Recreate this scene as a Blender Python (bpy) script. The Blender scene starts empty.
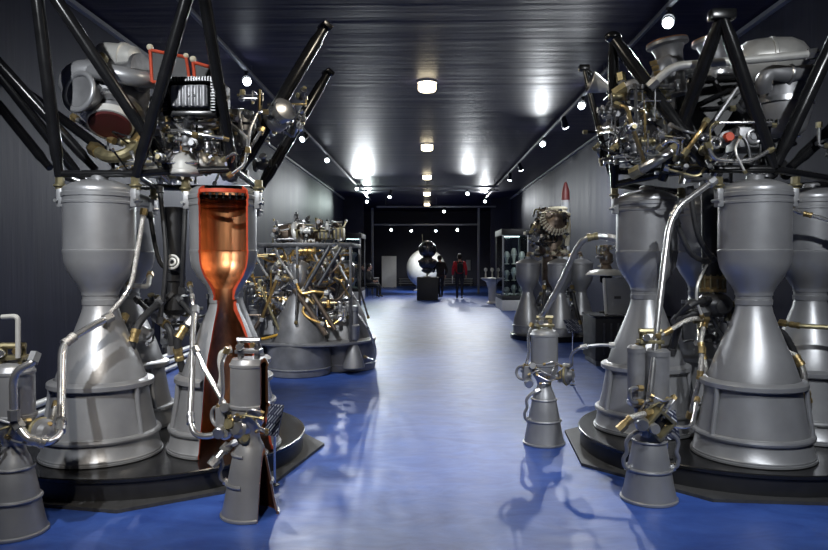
import bpy, bmesh, math, random
from mathutils import Vector, Matrix
V = Vector
PI = math.pi
sc = bpy.context.scene
COL = sc.collection

# ------------------------------------------------------------------ camera
FPX = 700.0
EYE = V((0, 0, 1.55))
YAW = math.atan(13 / FPX)
PITCH = math.atan(16 / FPX)
cam_d = bpy.data.cameras.new('camera')
cam_d.sensor_width = 36.0
cam_d.lens = FPX * 36.0 / 828.0
cam_d.clip_end = 200
cam = bpy.data.objects.new('camera', cam_d)
COL.objects.link(cam)
cam.location = EYE
cam.rotation_euler = (PI / 2 - PITCH, 0, YAW)
sc.camera = cam
CR = cam.rotation_euler.to_matrix()


def P(px, py, d):
    """world point seen at photo pixel (px, py), d metres down the hall"""
    w = CR @ V(((px - 414) / FPX, (275 - py) / FPX, -1))
    return EYE + w * (d / w.y)


# ------------------------------------------------------------------ materials
MATS = {}


def mat(name, col, metallic=0.0, rough=0.5, var=0.12, scale=6.0, bump=0.0, bscale=40.0, stretch=(1, 1, 1), rvar=0.1, spec=0.5, coat=0.0, bdist=0.02, stint=None):
    m = bpy.data.materials.new(name)
    m.use_nodes = True
    nt = m.node_tree
    b = nt.nodes['Principled BSDF']
    tc = nt.nodes.new('ShaderNodeTexCoord')
    mp = nt.nodes.new('ShaderNodeMapping')
    mp.inputs['Scale'].default_value = stretch
    nt.links.new(tc.outputs['Object'], mp.inputs['Vector'])
    n = nt.nodes.new('ShaderNodeTexNoise')
    n.inputs['Scale'].default_value = scale
    n.inputs['Detail'].default_value = 6
    nt.links.new(mp.outputs['Vector'], n.inputs['Vector'])
    r = nt.nodes.new('ShaderNodeValToRGB')
    r.color_ramp.elements[0].position = 0.3
    r.color_ramp.elements[1].position = 0.7
    r.color_ramp.elements[0].color = tuple(max(0, c * (1 - var)) for c in col) + (1,)
    r.color_ramp.elements[1].color = tuple(min(1, c * (1 + var)) for c in col) + (1,)
    nt.links.new(n.outputs['Fac'], r.inputs['Fac'])
    nt.links.new(r.outputs['Color'], b.inputs['Base Color'])
    b.inputs['Metallic'].default_value = metallic
    b.inputs['Specular IOR Level'].default_value = spec
    b.inputs['Coat Weight'].default_value = coat
    if stint:
        b.inputs['Specular Tint'].default_value = tuple(stint) + (1,)
    mr = nt.nodes.new('ShaderNodeMapRange')
    mr.inputs['To Min'].default_value = max(0.02, rough - rvar)
    mr.inputs['To Max'].default_value = min(1, rough + rvar)
    nt.links.new(n.outputs['Fac'], mr.inputs['Value'])
    nt.links.new(mr.outputs['Result'], b.inputs['Roughness'])
    if bump:
        n2 = nt.nodes.new('ShaderNodeTexNoise')
        n2.inputs['Scale'].default_value = bscale
        n2.inputs['Detail'].default_value = 4
        nt.links.new(mp.outputs['Vector'], n2.inputs['Vector'])
        bp = nt.nodes.new('ShaderNodeBump')
        bp.inputs['Strength'].default_value = bump
        bp.inputs['Distance'].default_value = bdist
        nt.links.new(n2.outputs['Fac'], bp.inputs['Height'])
        nt.links.new(bp.outputs['Normal'], b.inputs['Normal'])
    MATS[name] = m
    return m


def emit(name, col, s):
    m = bpy.data.materials.new(name)
    m.use_nodes = True
    b = m.node_tree.nodes['Principled BSDF']
    b.inputs['Base Color'].default_value = (0.8, 0.8, 0.8, 1)
    b.inputs['Emission Color'].default_value = tuple(col) + (1,)
    b.inputs['Emission Strength'].default_value = s
    MATS[name] = m


def glassmat(name, tint=(0.9, 0.95, 0.95), alpha=0.12):
    m = bpy.data.materials.new(name)
    m.use_nodes = True
    nt = m.node_tree
    nt.nodes.clear()
    o = nt.nodes.new('ShaderNodeOutputMaterial')
    t = nt.nodes.new('ShaderNodeBsdfTransparent')
    t.inputs['Color'].default_value = tint + (1,)
    g = nt.nodes.new('ShaderNodeBsdfGlossy')
    g.inputs['Roughness'].default_value = 0.03
    mx = nt.nodes.new('ShaderNodeMixShader')
    f = nt.nodes.new('ShaderNodeFresnel')
    f.inputs['IOR'].default_value = 1.35
    nt.links.new(f.outputs[0], mx.inputs[0])
    nt.links.new(t.outputs[0], mx.inputs[1])
    nt.links.new(g.outputs[0], mx.inputs[2])
    nt.links.new(mx.outputs[0], o.inputs['Surface'])
    MATS[name] = m


mat('silver', (0.33, 0.332, 0.345), 0.5, 0.38, 0.10, 5, 0.03, 60, rvar=0.06)
mat('silver_dull', (0.24, 0.24, 0.25), 0.45, 0.45, 0.18, 7, 0.05, 60)
mat('steel', (0.45, 0.45, 0.46), 0.85, 0.3, 0.2, 12)
mat('dark_steel', (0.11, 0.11, 0.115), 0.7, 0.4, 0.3, 14)
mat('chrome', (0.80, 0.79, 0.78), 0.9, 0.24, 0.08, 20, rvar=0.05)
mat('braid', (0.55, 0.53, 0.50), 0.9, 0.4, 0.25, 90, 0.4, 220)
mat('brass', (0.46, 0.34, 0.16), 0.9, 0.38, 0.25, 25)
mat('old_brass', (0.30, 0.26, 0.15), 0.7, 0.42, 0.3, 25)
mat('bronze', (0.17, 0.13, 0.10), 0.7, 0.42, 0.35, 20)
mat('copper', (0.70, 0.34, 0.17), 1.0, 0.36, 0.25, 4, 0.05, 30, (6, 6, 0.5))
mat('copper_dark', (0.30, 0.12, 0.06), 0.9, 0.4, 0.35, 6, 0.05, 30, (6, 6, 0.5))
mat('red_paint', (0.52, 0.07, 0.03), 0.1, 0.45, 0.2, 10)
mat('dark_red', (0.085, 0.010, 0.010), 0.0, 0.55, 0.15, 10)
mat('orange_paint', (0.62, 0.14, 0.05), 0.1, 0.45, 0.2, 10)
mat('black_gloss', (0.010, 0.010, 0.011), 0.0, 0.22, 0.2, 10, rvar=0.06)
mat('black_matte', (0.016, 0.016, 0.018), 0.0, 0.5, 0.2, 10)
mat('rubber', (0.022, 0.022, 0.024), 0.0, 0.55, 0.25, 30, 0.15, 120)
mat('mat_grey', (0.045, 0.045, 0.047), 0.0, 0.6, 0.25, 30, 0.15, 150)
mat('white_paint', (0.72, 0.72, 0.70), 0.0, 0.4, 0.05, 5)
mat('white_metal', (0.62, 0.61, 0.58), 0.35, 0.38, 0.12, 8)
mat('grey_paint', (0.30, 0.31, 0.33), 0.0, 0.5, 0.06, 5)
mat('grey_post', (0.20, 0.21, 0.23), 0.3, 0.45, 0.06, 5)
mat('bone', (0.60, 0.55, 0.42), 0.0, 0.5, 0.1, 20)
mat('yellow', (0.60, 0.34, 0.04), 0.3, 0.4, 0.15, 15)
mat('skin', (0.50, 0.30, 0.22), 0.0, 0.5, 0.05, 20)
mat('hair', (0.012, 0.009, 0.008), 0.0, 0.5, 0.3, 60, 0.3, 150)
mat('cloth_black', (0.012, 0.012, 0.014), 0.0, 0.8, 0.2, 40)
mat('cloth_red', (0.62, 0.02, 0.03), 0.0, 0.7, 0.1, 40)
mat('cloth_dark', (0.02, 0.02, 0.028), 0.0, 0.8, 0.2, 40)
mat('capsule', (0.66, 0.66, 0.62), 0.0, 0.55, 0.12, 5, 0.15, 12)
mat('globe', (0.12, 0.12, 0.13), 0.8, 0.28, 0.2, 4)
mat('wall_paint', (0.024, 0.026, 0.047), 0.0, 0.58, 0.16, 1.2, 0.12, 6, (3, 3, 0.25), spec=0.08, stint=(0.6, 0.65, 1.0))
mat('wall_end', (0.026, 0.028, 0.055), 0.0, 0.5, 0.15, 1.5)
mat('ceiling_paint', (0.028, 0.027, 0.055), 0.0, 0.47, 0.15, 1.0, 0.65, 1.5, stretch=(0.25, 3.2, 1), rvar=0.05, spec=0.13, bdist=0.018, stint=(0.62, 0.62, 1.0))
mat('gold', (0.80, 0.52, 0.18), 0.95, 0.32, 0.2, 25)
mat('seam', (0.02, 0.02, 0.03), 0.0, 0.4, 0.1, 3)
glassmat('glass')
emit('lamp_warm', (1.0, 0.86, 0.58), 9)
emit('lens_cool', (0.86, 0.94, 1.0), 22)
emit('case_light', (0.8, 0.95, 1.0), 4)

# blue linoleum floor: marbled sheet flooring
m = bpy.data.materials.new('floor_blue')
m.use_nodes = True
nt = m.node_tree
b = nt.nodes['Principled BSDF']
tc = nt.nodes.new('ShaderNodeTexCoord')
mp = nt.nodes.new('ShaderNodeMapping')
mp.inputs['Scale'].default_value = (0.8, 1.5, 1)
nt.links.new(tc.outputs['Object'], mp.inputs['Vector'])
n1 = nt.nodes.new('ShaderNodeTexNoise')
n1.inputs['Scale'].default_value = 2.6
n1.inputs['Detail'].default_value = 12
n1.inputs['Roughness'].default_value = 0.72
n1.inputs['Distortion'].default_value = 0.8
nt.links.new(mp.outputs['Vector'], n1.inputs['Vector'])
cr = nt.nodes.new('ShaderNodeValToRGB')
e = cr.color_ramp.elements
e[0].position = 0.30
e[0].color = (0.020, 0.056, 0.28, 1)
e[1].position = 0.72
e[1].color = (0.056, 0.138, 0.50, 1)
nt.links.new(n1.outputs['Fac'], cr.inputs['Fac'])
nt.links.new(cr.outputs['Color'], b.inputs['Base Color'])
n2 = nt.nodes.new('ShaderNodeTexNoise')
n2.inputs['Scale'].default_value = 7
n2.inputs['Detail'].default_value = 5
nt.links.new(mp.outputs['Vector'], n2.inputs['Vector'])
mr = nt.nodes.new('ShaderNodeMapRange')
mr.inputs['To Min'].default_value = 0.36
mr.inputs['To Max'].default_value = 0.56
nt.links.new(n2.outputs['Fac'], mr.inputs['Value'])
nt.links.new(mr.outputs['Result'], b.inputs['Roughness'])
bp = nt.nodes.new('ShaderNodeBump')
bp.inputs['Strength'].default_value = 0.06
bp.inputs['Distance'].default_value = 0.02
nt.links.new(n2.outputs['Fac'], bp.inputs['Height'])
nt.links.new(bp.outputs['Normal'], b.inputs['Normal'])
MATS['floor_blue'] = m


def label_mat(name, dark, light, scale):
    m = bpy.data.materials.new(name)
    m.use_nodes = True
    nt = m.node_tree
    b = nt.nodes['Principled BSDF']
    tc = nt.nodes.new('ShaderNodeTexCoord')
    br = nt.nodes.new('ShaderNodeTexBrick')
    br.inputs['Scale'].default_value = scale
    br.inputs['Color1'].default_value = light
    br.inputs['Color2'].default_value = dark
    br.inputs['Mortar'].default_value = dark
    br.inputs['Mortar Size'].default_value = 0.045
    br.inputs['Row Height'].default_value = 0.14
    nt.links.new(tc.outputs['Generated'], br.inputs['Vector'])
    nt.links.new(br.outputs['Color'], b.inputs['Base Color'])
    b.inputs['Roughness'].default_value = 0.35
    MATS[name] = m


label_mat('caption', (0.015, 0.02, 0.05, 1), (0.6, 0.62, 0.66, 1), 1.6)


# ------------------------------------------------------------------ mesh builder
def frame_z(d):
    d = V(d).normalized()
    return d.to_track_quat('Z', 'Y').to_matrix().to_4x4()


def fillet(pts, rad, n=5):
    pts = [V(p) for p in pts]
    out = [pts[0]]
    for i in range(1, len(pts) - 1):
        a, b_, c = pts[i - 1], pts[i], pts[i + 1]
        l1, l2 = (a - b_).length, (c - b_).length
        k = min(rad, l1 * 0.48, l2 * 0.48)
        if k < 1e-5:
            out.append(b_)
            continue
        s = b_ + (a - b_) / l1 * k
        t = b_ + (c - b_) / l2 * k
        for j in range(n + 1):
            u = j / n
            out.append(s * (1 - u) ** 2 + b_ * 2 * u * (1 - u) + t * u * u)
    out.append(pts[-1])
    return out


def smooth_path(pts, n=6):
    pts = [V(p) for p in pts]
    out = []
    for i in range(len(pts) - 1):
        p0 = pts[max(0, i - 1)]
        p1 = pts[i]
        p2 = pts[i + 1]
        p3 = pts[min(len(pts) - 1, i + 2)]
        for j in range(n):
            t = j / n
            out.append(0.5 * ((2 * p1) + (p2 - p0) * t + (2 * p0 - 5 * p1 + 4 * p2 - p3) * t * t + (3 * p1 - p0 - 3 * p2 + p3) * t ** 3))
    out.append(pts[-1])
    return out


class MB:
    def __init__(s):
        s.v, s.f, s.m, s.names = [], [], [], []
        s.M = Matrix()

    def mi(s, name):
        if name not in s.names:
            s.names.append(name)
        return s.names.index(name)

    def add(s, vs, fs, mname):
        o = len(s.v)
        s.v += [s.M @ V(p) for p in vs]
        i = s.mi(mname)
        for f in fs:
            s.f.append(tuple(o + k for k in f))
            s.m.append(i)
        return s

    def lathe(s, prof, mname, seg=48, M=Matrix(), a0=0, a1=2 * PI):
        """prof: list of (radius, z); closed when the ends are on the axis"""
        full = abs(a1 - a0 - 2 * PI) < 1e-6
        n = seg if full else seg + 1
        vs, rows = [], []
        for r, z in prof:
            if r < 1e-6:
                rows.append([len(vs)])
                vs.append(M @ V((0, 0, z)))
            else:
                row = []
                for k in range(n):
                    a = a0 + (a1 - a0) * k / seg
                    row.append(len(vs))
                    vs.append(M @ V((r * math.cos(a), r * math.sin(a), z)))
                rows.append(row)
        fs = []
        for A, B in zip(rows[:-1], rows[1:]):
            kk = seg
            for k in range(kk):
                k2 = (k + 1) % n if full else k + 1
                if len(A) == 1 and len(B) == 1:
                    continue
                if len(A) == 1:
                    fs.append((A[0], B[k2], B[k]))
                elif len(B) == 1:
                    fs.append((A[k], A[k2], B[0]))
                else:
                    fs.append((A[k], A[k2], B[k2], B[k]))
        return s.add(vs, fs, mname)

    def tube(s, pts, r, mname, seg=10, r1=None, closed=False):
        pts = [V(p) for p in pts]
        q = [pts[0]]
        for p in pts[1:]:
            if (p - q[-1]).length > 1e-5:
                q.append(p)
        pts = q
        n = len(pts)
        if n < 2:
            return s
        tang = []
        for i in range(n):
            if closed:
                t = pts[(i + 1) % n] - pts[i - 1]
            else:
                t = pts[min(n - 1, i + 1)] - pts[max(0, i - 1)]
            tang.append(t.normalized() if t.length > 1e-9 else V((0, 0, 1)))
        up = V((0, 0, 1)) if abs(tang[0].z) < 0.9 else V((1, 0, 0))
        u = tang[0].cross(up).normalized()
        vs, fs = [], []
        for i in range(n):
            u = (u - tang[i] * u.dot(tang[i]))
            u = u.normalized() if u.length > 1e-6 else tang[i].orthogonal().normalized()
            w = tang[i].cross(u)
            rr = r[i] if isinstance(r, (list, tuple)) else (r if r1 is None else r + (r1 - r) * i / (n - 1))
            for k in range(seg):
                a = 2 * PI * k / seg
                vs.append(pts[i] + (u * math.cos(a) + w * math.sin(a)) * rr)
        m_ = n if closed else n - 1
        for i in range(m_):
            j = (i + 1) % n
            for k in range(seg):
                k2 = (k + 1) % seg
                fs.append((i * seg + k, i * seg + k2, j * seg + k2, j * seg + k))
        if not closed:
            fs.append(tuple(range(seg - 1, -1, -1)))
            fs.append(tuple((n - 1) * seg + k for k in range(seg)))
        return s.add(vs, fs, mname)

    def bar(s, p0, p1, r, mname, seg=16, r1=None):
        return s.tube([p0, p1], r, mname, seg, r1)

    def disc(s, p0, p1, r, mname, seg=24, bev=0.15):
        """short cylinder from p0 to p1 with bevelled rims"""
        p0, p1 = V(p0), V(p1)
        d = p1 - p0
        h = d.length
        b_ = min(bev * r, h * 0.3)
        return s.lathe([(0, 0), (r - b_, 0), (r, b_), (r, h - b_), (r - b_, h), (0, h)], mname, seg, Matrix.Translation(p0) @ frame_z(d))

    def turn(s, p0, d, prof, mname, seg=24):
        return s.lathe(prof, mname, seg, Matrix.Translation(V(p0)) @ frame_z(d))

    def box(s, c, size, mname, R=None, bev=0.0):
        x, y, z = (k / 2 for k in size)
        M = Matrix.Translation(V(c)) @ (R.to_4x4() if R is not None else Matrix())
        if bev <= 0:
            vs = [M @ V((sx * x, sy * y, sz * z)) for sz in (-1, 1) for sx, sy in ((-1, -1), (1, -1), (1, 1), (-1, 1))]
            return s.add(vs, [(3, 2, 1, 0), (4, 5, 6, 7), (0, 1, 5, 4), (1, 2, 6, 5), (2, 3, 7, 6), (3, 0, 4, 7)], mname)
        bm = bmesh.new()
        bmesh.ops.create_cube(bm, size=1)
        bmesh.ops.scale(bm, vec=size, verts=bm.verts)
        bmesh.ops.bevel(bm, geom=bm.edges[:], offset=bev, segments=2, affect='EDGES', profile=0.6)
        bm.verts.index_update()
        vs = [M @ v.co for v in bm.verts]
        fs = [tuple(v.index for v in f.verts) for f in bm.faces]
        bm.free()
        return s.add(vs, fs, mname)

    def ball(s, c, r, mname, scale=(1, 1, 1), seg=24, R=None):
        M = Matrix.Translation(V(c)) @ (R.to_4x4() if R is not None else Matrix()) @ Matrix.Diagonal((*scale, 1))
        prof = [(r * math.sin(PI * k / (seg // 2)), -r * math.cos(PI * k / (seg // 2))) for k in range(seg // 2 + 1)]
        prof[0] = (0, -r)
        prof[-1] = (0, r)
        return s.lathe(prof, mname, seg, M)

    def torus(s, c, R, r, mname, d=(0, 0, 1), seg=48, s2=10):
        M = Matrix.Translation(V(c)) @ frame_z(d)
        pts = [M @ V((R * math.cos(2 * PI * k / seg), R * math.sin(2 * PI * k / seg), 0)) for k in range(seg)]
        return s.tube(pts, r, mname, s2, closed=True)

    def poly_prism(s, pts, z0, z1, mname):
        n = len(pts)
        vs = [(x, y, z0) for x, y in pts] + [(x, y, z1) for x, y in pts]
        fs = [tuple(range(n - 1, -1, -1)), tuple(range(n, 2 * n))] + [(i, (i + 1) % n, n + (i + 1) % n, n + i) for i in range(n)]
        return s.add(vs, fs, mname)

    def mesh(s, name, off=V((0, 0, 0)), angle=35):
        me = bpy.data.meshes.new(name)
        me.from_pydata([p - off for p in s.v], [], s.f)
        for n in s.names:
            me.materials.append(MATS[n])
        me.polygons.foreach_set('material_index', s.m)
        me.polygons.foreach_set('use_smooth', [True] * len(s.f))
        me.update()
        me.set_sharp_from_angle(angle=math.radians(angle))
        return me


def tag(o, label, cat, group=None, kind=None):
    o['label'] = label
    o['category'] = cat
    if group:
        o['group'] = group
    if kind:
        o['kind'] = kind
    return o


def thing(name, loc, label, cat, group=None):
    o = bpy.data.objects.new(name, None)
    o.empty_display_size = 0.1
    COL.objects.link(o)
    o.location = loc
    return tag(o, label, cat, group)


def root_of(o):
    while o.parent:
        o = o.parent
    return o


def part(name, mb, parent, label=None, stuff=False):
    off = V(root_of(parent).location)
    o = bpy.data.objects.new(name, mb.mesh(name, off))
    COL.objects.link(o)
    o.parent = parent
    if label:
        o['label'] = label
    if stuff:
        o['kind'] = 'stuff'
    return o


def single(name, mb, loc, label, cat, group=None):
    loc = V(loc)
    o = bpy.data.objects.new(name, mb.mesh(name, loc))
    COL.objects.link(o)
    o.location = loc
    return tag(o, label, cat, group)


def structure(name, mb):
    o = bpy.data.objects.new(name, mb.mesh(name))
    COL.objects.link(o)
    o['kind'] = 'structure'
    return o


def copy_tree(o, parent=None):
    c = o.copy()
    COL.objects.link(c)
    c.parent = parent
    for ch in list(o.children):
        copy_tree(ch, c)
    return c


def cut(o, centre, size, R, matname, prism=None):
    """slice a piece out of a part (a museum cutaway) and keep the plain mesh"""
    mb = MB()
    if prism:
        mb.poly_prism(*prism, matname)
    else:
        mb.box(centre, size, matname, R)
    tmp = bpy.data.objects.new('cutter', mb.mesh('cutter', V(root_of(o).location)))
    COL.objects.link(tmp)
    tmp.parent = root_of(o)
    md = o.modifiers.new('cut', 'BOOLEAN')
    md.operation = 'DIFFERENCE'
    md.object = tmp
    md.solver = 'EXACT'
    md.material_mode = 'TRANSFER'
    bpy.context.view_layer.update()
    dg = bpy.context.evaluated_depsgraph_get()
    me = bpy.data.meshes.new_from_object(o.evaluated_get(dg), depsgraph=dg)
    o.modifiers.clear()
    o.data = me
    me.set_sharp_from_angle(angle=math.radians(35))
    bpy.data.objects.remove(tmp)


# ------------------------------------------------------------------ the hall
HW, ZC, Y0, Y1 = 3.7, 4.25, -4.0, 40.0
structure('floor', MB().box((0, (Y0 + Y1) / 2, -0.05), (2 * HW + 0.4, Y1 - Y0 + 0.4, 0.1), 'floor_blue'))
structure('ceiling', MB().box((0, (Y0 + Y1) / 2, ZC + 0.05), (2 * HW + 0.4, Y1 - Y0 + 0.4, 0.1), 'ceiling_paint'))
structure('wall_left', MB().box((-HW - 0.1, (Y0 + Y1) / 2, ZC / 2), (0.2, Y1 - Y0 + 0.4, ZC), 'wall_paint'))
structure('wall_right', MB().box((HW + 0.1, (Y0 + Y1) / 2, ZC / 2), (0.2, Y1 - Y0 + 0.4, ZC), 'wall_paint'))
structure('wall_far', MB().box((0, Y1 + 0.1, ZC / 2), (2 * HW, 0.2, ZC), 'wall_end'))
structure('wall_near', MB().box((0, Y0 - 0.1, ZC / 2), (2 * HW, 0.2, ZC), 'wall_end'))
structure('trim_1', MB().box((-HW + 0.03, 18, ZC - 0.05), (0.06, 44, 0.05), 'grey_paint'))
structure('trim_2', MB().box((HW - 0.03, 18, ZC - 0.05), (0.06, 44, 0.05), 'grey_paint'))
# dark side screens that narrow the far end of the hall
for k, sx in ((3, -1), (4, 1)):
    structure('wall_screen_left' if sx < 0 else 'wall_screen_right', MB().box((sx * 3.25, 31.0, ZC / 2), (0.9, 0.12, ZC), 'wall_end'))

# ------------------------------------------------------------------ lamps, tracks, spots
LAMP_D = [4.8, 10.7, 16.5, 22.5, 28.3, 34.0]
words = ['first', 'second', 'third', 'fourth', 'fifth', 'sixth', 'seventh', 'eighth', 'ninth', 'tenth', 'eleventh']
for i, d in enumerate(LAMP_D):
    lab = ('round white ceiling lamp above the two big front engines' if i == 0 else
           'round glowing white ceiling lamp, %s along the centre line of the hall' % words[i - 1])
    t = thing('ceiling_lamp', (0, d, ZC), lab, 'ceiling lamp', 'round lamps down the middle of the ceiling')
    mb = MB().lathe([(0, ZC), (0.15, ZC), (0.15, ZC - 0.03), (0, ZC - 0.03)], 'white_paint', 32, Matrix.Translation((0, d, 0)))
    part('base', mb, t)
    mb = MB().lathe([(0, ZC - 0.03), (0.125, ZC - 0.03), (0.135, ZC - 0.05), (0.135, ZC - 0.13), (0.118, ZC - 0.150), (0, ZC - 0.160)], 'lamp_warm', 32, Matrix.Translation((0, d, 0)))
    part('diffuser', mb, t)
    ld = bpy.data.lights.new('ceiling_lamp_light', 'SPOT')
    ld.energy = LAMP_W = 60
    ld.spot_size = math.radians(165)
    ld.spot_blend = 0.4
    ld.color = (1, 0.90, 0.74)
    ld.shadow_soft_size = 0.15
    lo = bpy.data.objects.new('ceiling_lamp_light', ld)
    COL.objects.link(lo)
    lo.parent = t
    lo.location = (0, 0, -0.19)

TX, TZ = 2.45, 4.12
for sx, w in ((-1, 'left'), (1, 'right')):
    mb = MB().box((sx * TX, 13.5, TZ), (0.045, 34, 0.05), 'grey_post', None, 0.008)
    t = thing('lighting_track', (sx * TX, 13.5, TZ), 'long thin grey lighting track along the %s side of the ceiling' % w, 'lighting track', 'ceiling lighting tracks')
    part('rail', mb, t)
    for k in range(9):
        y = -1 + k * 3.6
        part('hanger', MB().bar((sx * TX, y, TZ + 0.02), (sx * TX, y, ZC), 0.008, 'grey_post', 8), t)
t = thing('lighting_track', (0, 24, 3.98), 'cross track spanning between the two side tracks, nearest crossbar', 'lighting track', 'ceiling lighting tracks')
part('rail', MB().box((0, 24, 4.03), (4.9, 0.05, 0.06), 'grey_paint', None, 0.008), t)
part('rail', MB().box((0, 24, 3.90), (4.9, 0.04, 0.04), 'grey_paint', None, 0.008), t)
for x in (-2.3, 0, 2.3):
    part('hanger', MB().bar((x, 24, 3.90), (x, 24, ZC), 0.012, 'grey_post', 8), t)
t = thing('lighting_track', (0, 31.2, 3.8), 'pale bar across the ceiling in front of the dark end bay', 'lighting track', 'ceiling lighting tracks')
part('rail', MB().box((0.4, 30.6, 3.83), (5.2, 0.06, 0.07), 'grey_paint', None, 0.01), t)
for x in (-1.8, 0.4, 2.6):
    part('hanger', MB().bar((x, 30.6, 3.83), (x, 30.6, ZC), 0.012, 'grey_post', 8), t)

SPOT_W = 1.0


def spot(p, aim, label, watts, cone=46, col=(0.93, 0.97, 1.0), lens='lens_cool', up=0.10, blend=1.0):
    p, aim = V(p), V(aim)
    t = thing('track_spotlight', p + V((0, 0, up)), label, 'spotlight', 'track spotlights')
    d = (aim - p).normalized()
    mb = MB().disc(p + V((0, 0, up)), p + V((0, 0, up - 0.03)), 0.03, 'black_matte', 12)
    mb.bar(p + V((0, 0, up - 0.02)), p + V((0, 0, 0.0)), 0.012, 'black_matte', 8)
    part('bracket', mb, t)
    mb = MB().turn(p - d * 0.09, d, [(0, 0), (0.035, 0), (0.045, 0.02), (0.05, 0.10), (0.062, 0.18), (0.062, 0.20), (0.055, 0.20), (0.052, 0.17)], 'black_matte', 20)
    h = part('lamp_head', mb, t)
    away = 'dark' in label
    mb = MB().turn(p + d * 0.075, d, [(0, 0.075), (0.03, 0.07), (0.052, 0.06)] if away else [(0, 0.16), (0.03, 0.155), (0.05, 0.135), (0.052, 0.11)], lens, 20)
    part('lens', mb, h, 'recessed lens' if away else 'glowing white lens')
    ld = bpy.data.lights.new('spot_light', 'SPOT')
    ld.energy = watts * SPOT_W
    ld.color = col
    ld.spot_size = math.radians(cone)
    ld.spot_blend = blend
    ld.shadow_soft_size = 0.05
    lo = bpy.data.objects.new('spot_light', ld)
    COL.objects.link(lo)
    lo.parent = t
    lo.location = (p + d * 0.30) - V(t.location)
    lo.rotation_euler = d.to_track_quat('-Z', 'Y').to_euler()
    return t


EL = V((-2.035, 5.525, 0))   # centre of the big engine on the left
ER = V((2.42, 5.65, 0))      # centre of the big engine on the right
sz = 4.0
spot((2.45, 7.2, sz), (0.8, 3.0, 1.0), 'bright spotlight above the right engine, nearest on the right track', 200, 74)
spot((2.45, 11.1, sz), (0.2, 5.0, 1.0), 'glowing spotlight, second from the camera on the right track', 240, 74)
spot((2.45, 12.6, sz), (3.7, 15.5, 1.8), 'dark backed spotlight third on the right track, pointing at the wall', 380, 80)
spot((2.45, 14.8, sz), (0.3, 8.0, 1.2), 'bright round spotlight fourth on the right track', 300, 80)
spot((2.45, 18.6, sz), (3.7, 21.0, 1.6), 'small dark spotlight fifth on the right track', 180, 60)
spot((2.45, 20.8, sz), (2.6, 23.0, 1.2), 'small dark spotlight sixth on the right track, before the glass case', 180, 60)
spot((2.45, 29.6, sz), (0.3, 15.0, 0.6), 'very bright spotlight at the far end of the right track', 330, 96)
spot((-2.45, 9.5, sz), (-0.7, 4.0, 1.0), 'bright spotlight above the left engine, nearest on the left track', 240, 74)
spot((-2.45, 14.1, sz), (-3.7, 11.0, 2.2), 'dark spotlight second on the left track, washing the grey wall', 850, 85)
spot((-2.45, 17.2, sz), (-1.6, 10.0, 1.2), 'dark spotlight third on the left track', 420, 44)
spot((-2.45, 24.3, sz), (0.0, 12.0, 1.2), 'bright spotlight on the left track at the cross track', 330, 96)
spot((-2.1, 24.0, 3.82), (-0.2, 14.5, 1.0), 'bright spotlight hanging from the left end of the cross track', 300, 96)
spot((-1.25, 24.0, 3.82), (-2.2, 27.5, 0.2), 'spotlight on the left half of the cross track', 160, 60)
spot((1.37, 24.0, 3.82), (1.5, 15.0, 0.8), 'spotlight on the right half of the cross track', 260, 92)
spot((-2.55, 29.6, sz), (-0.6, 16.0, 0.6), 'greenish white spotlight at the far end of the left track', 330, 96, (0.85, 1.0, 0.95))
spot((0.75, 30.6, 3.72), (0.3, 26.0, 0.5), 'small spotlight hanging from the pale bar at the far bay', 160, 60)
for x, lab in ((-1.63, 'leftmost'), (-0.72, 'second'), (0.4, 'third'), (1.38, 'rightmost')):
    spot((x, 31.1, 2.94), (x * 0.4, 33.5, 0.6) if abs(x) < 1 else (x * 0.3, 27.5, 0.3), '%s small bright spotlight under the crossbar of the far grey portal' % lab, 230, 90)
# added spots, all out of view, that brighten the exhibits from the front
spot((-2.45, 1.6, sz), (-2.1, 5.0, 1.6), 'added unseen spotlight over the front of the left engine', 500, 72)
spot((-1.0, 0.6, sz), (-1.3, 4.8, 0.7), 'added unseen spotlight over the near aisle, pointing at the copper cutaway chamber', 420, 44, (1, 0.93, 0.82), up=0.25)
spot((2.45, 1.6, sz), (2.3, 5.0, 1.5), 'added unseen spotlight over the front of the right engine', 330, 72)
spot((1.0, 0.6, sz), (1.2, 4.8, 0.5), 'added unseen spotlight over the near aisle, pointing at the twin cylinder thruster', 330, 44, up=0.25)
spot((-2.45, 5.9, sz), (-1.6, 9.6, 0.9), 'added unseen spotlight over the left engine pointing at the framed engine behind', 520, 44)
spot((2.45, 6.0, sz), (2.35, 13.4, 1.4), 'added unseen spotlight over the right engine pointing down the right wall', 420, 30)

# ------------------------------------------------------------------ pieces of engines
def nut(mb, p, d, r, mname='brass', l=None):
    l = l or r * 1.6
    p, d = V(p), V(d).normalized()
    mb.tube([p - d * l / 2, p + d * l / 2], r, mname, 6)


def pipe(root, pts, r, mname='chrome', name='pipe', rad=0.06, ends='brass', seg=10, sm=False, collars=()):
    path = smooth_path(pts) if sm else fillet(pts, rad)
    mb = MB().tube(path, r, mname, seg)
    if ends:
        nr = min(r * 1.7, r + .010)
        nut(mb, path[0], path[1] - path[0], nr, ends, nr * 1.8)
        nut(mb, path[-1], path[-1] - path[-2], nr, ends, nr * 1.8)
    o = part(name, mb, root)
    for t, cm in collars:
        i = max(1, min(len(path) - 2, int(t * (len(path) - 1))))
        dd = (path[i + 1] - path[i - 1]).normalized()
        c = MB()
        c.turn(path[i] - dd * r * 1.8, dd, [(r, 0), (r * 1.35, 0), (r * 1.35, r * 1.1), (r * 1.18, r * 1.3), (r * 1.18, r * 2.3), (r * 1.35, r * 2.5), (r * 1.35, r * 3.6), (r, r * 3.6)], cm, 14)
        part('collar', c, o)
    return o


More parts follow.
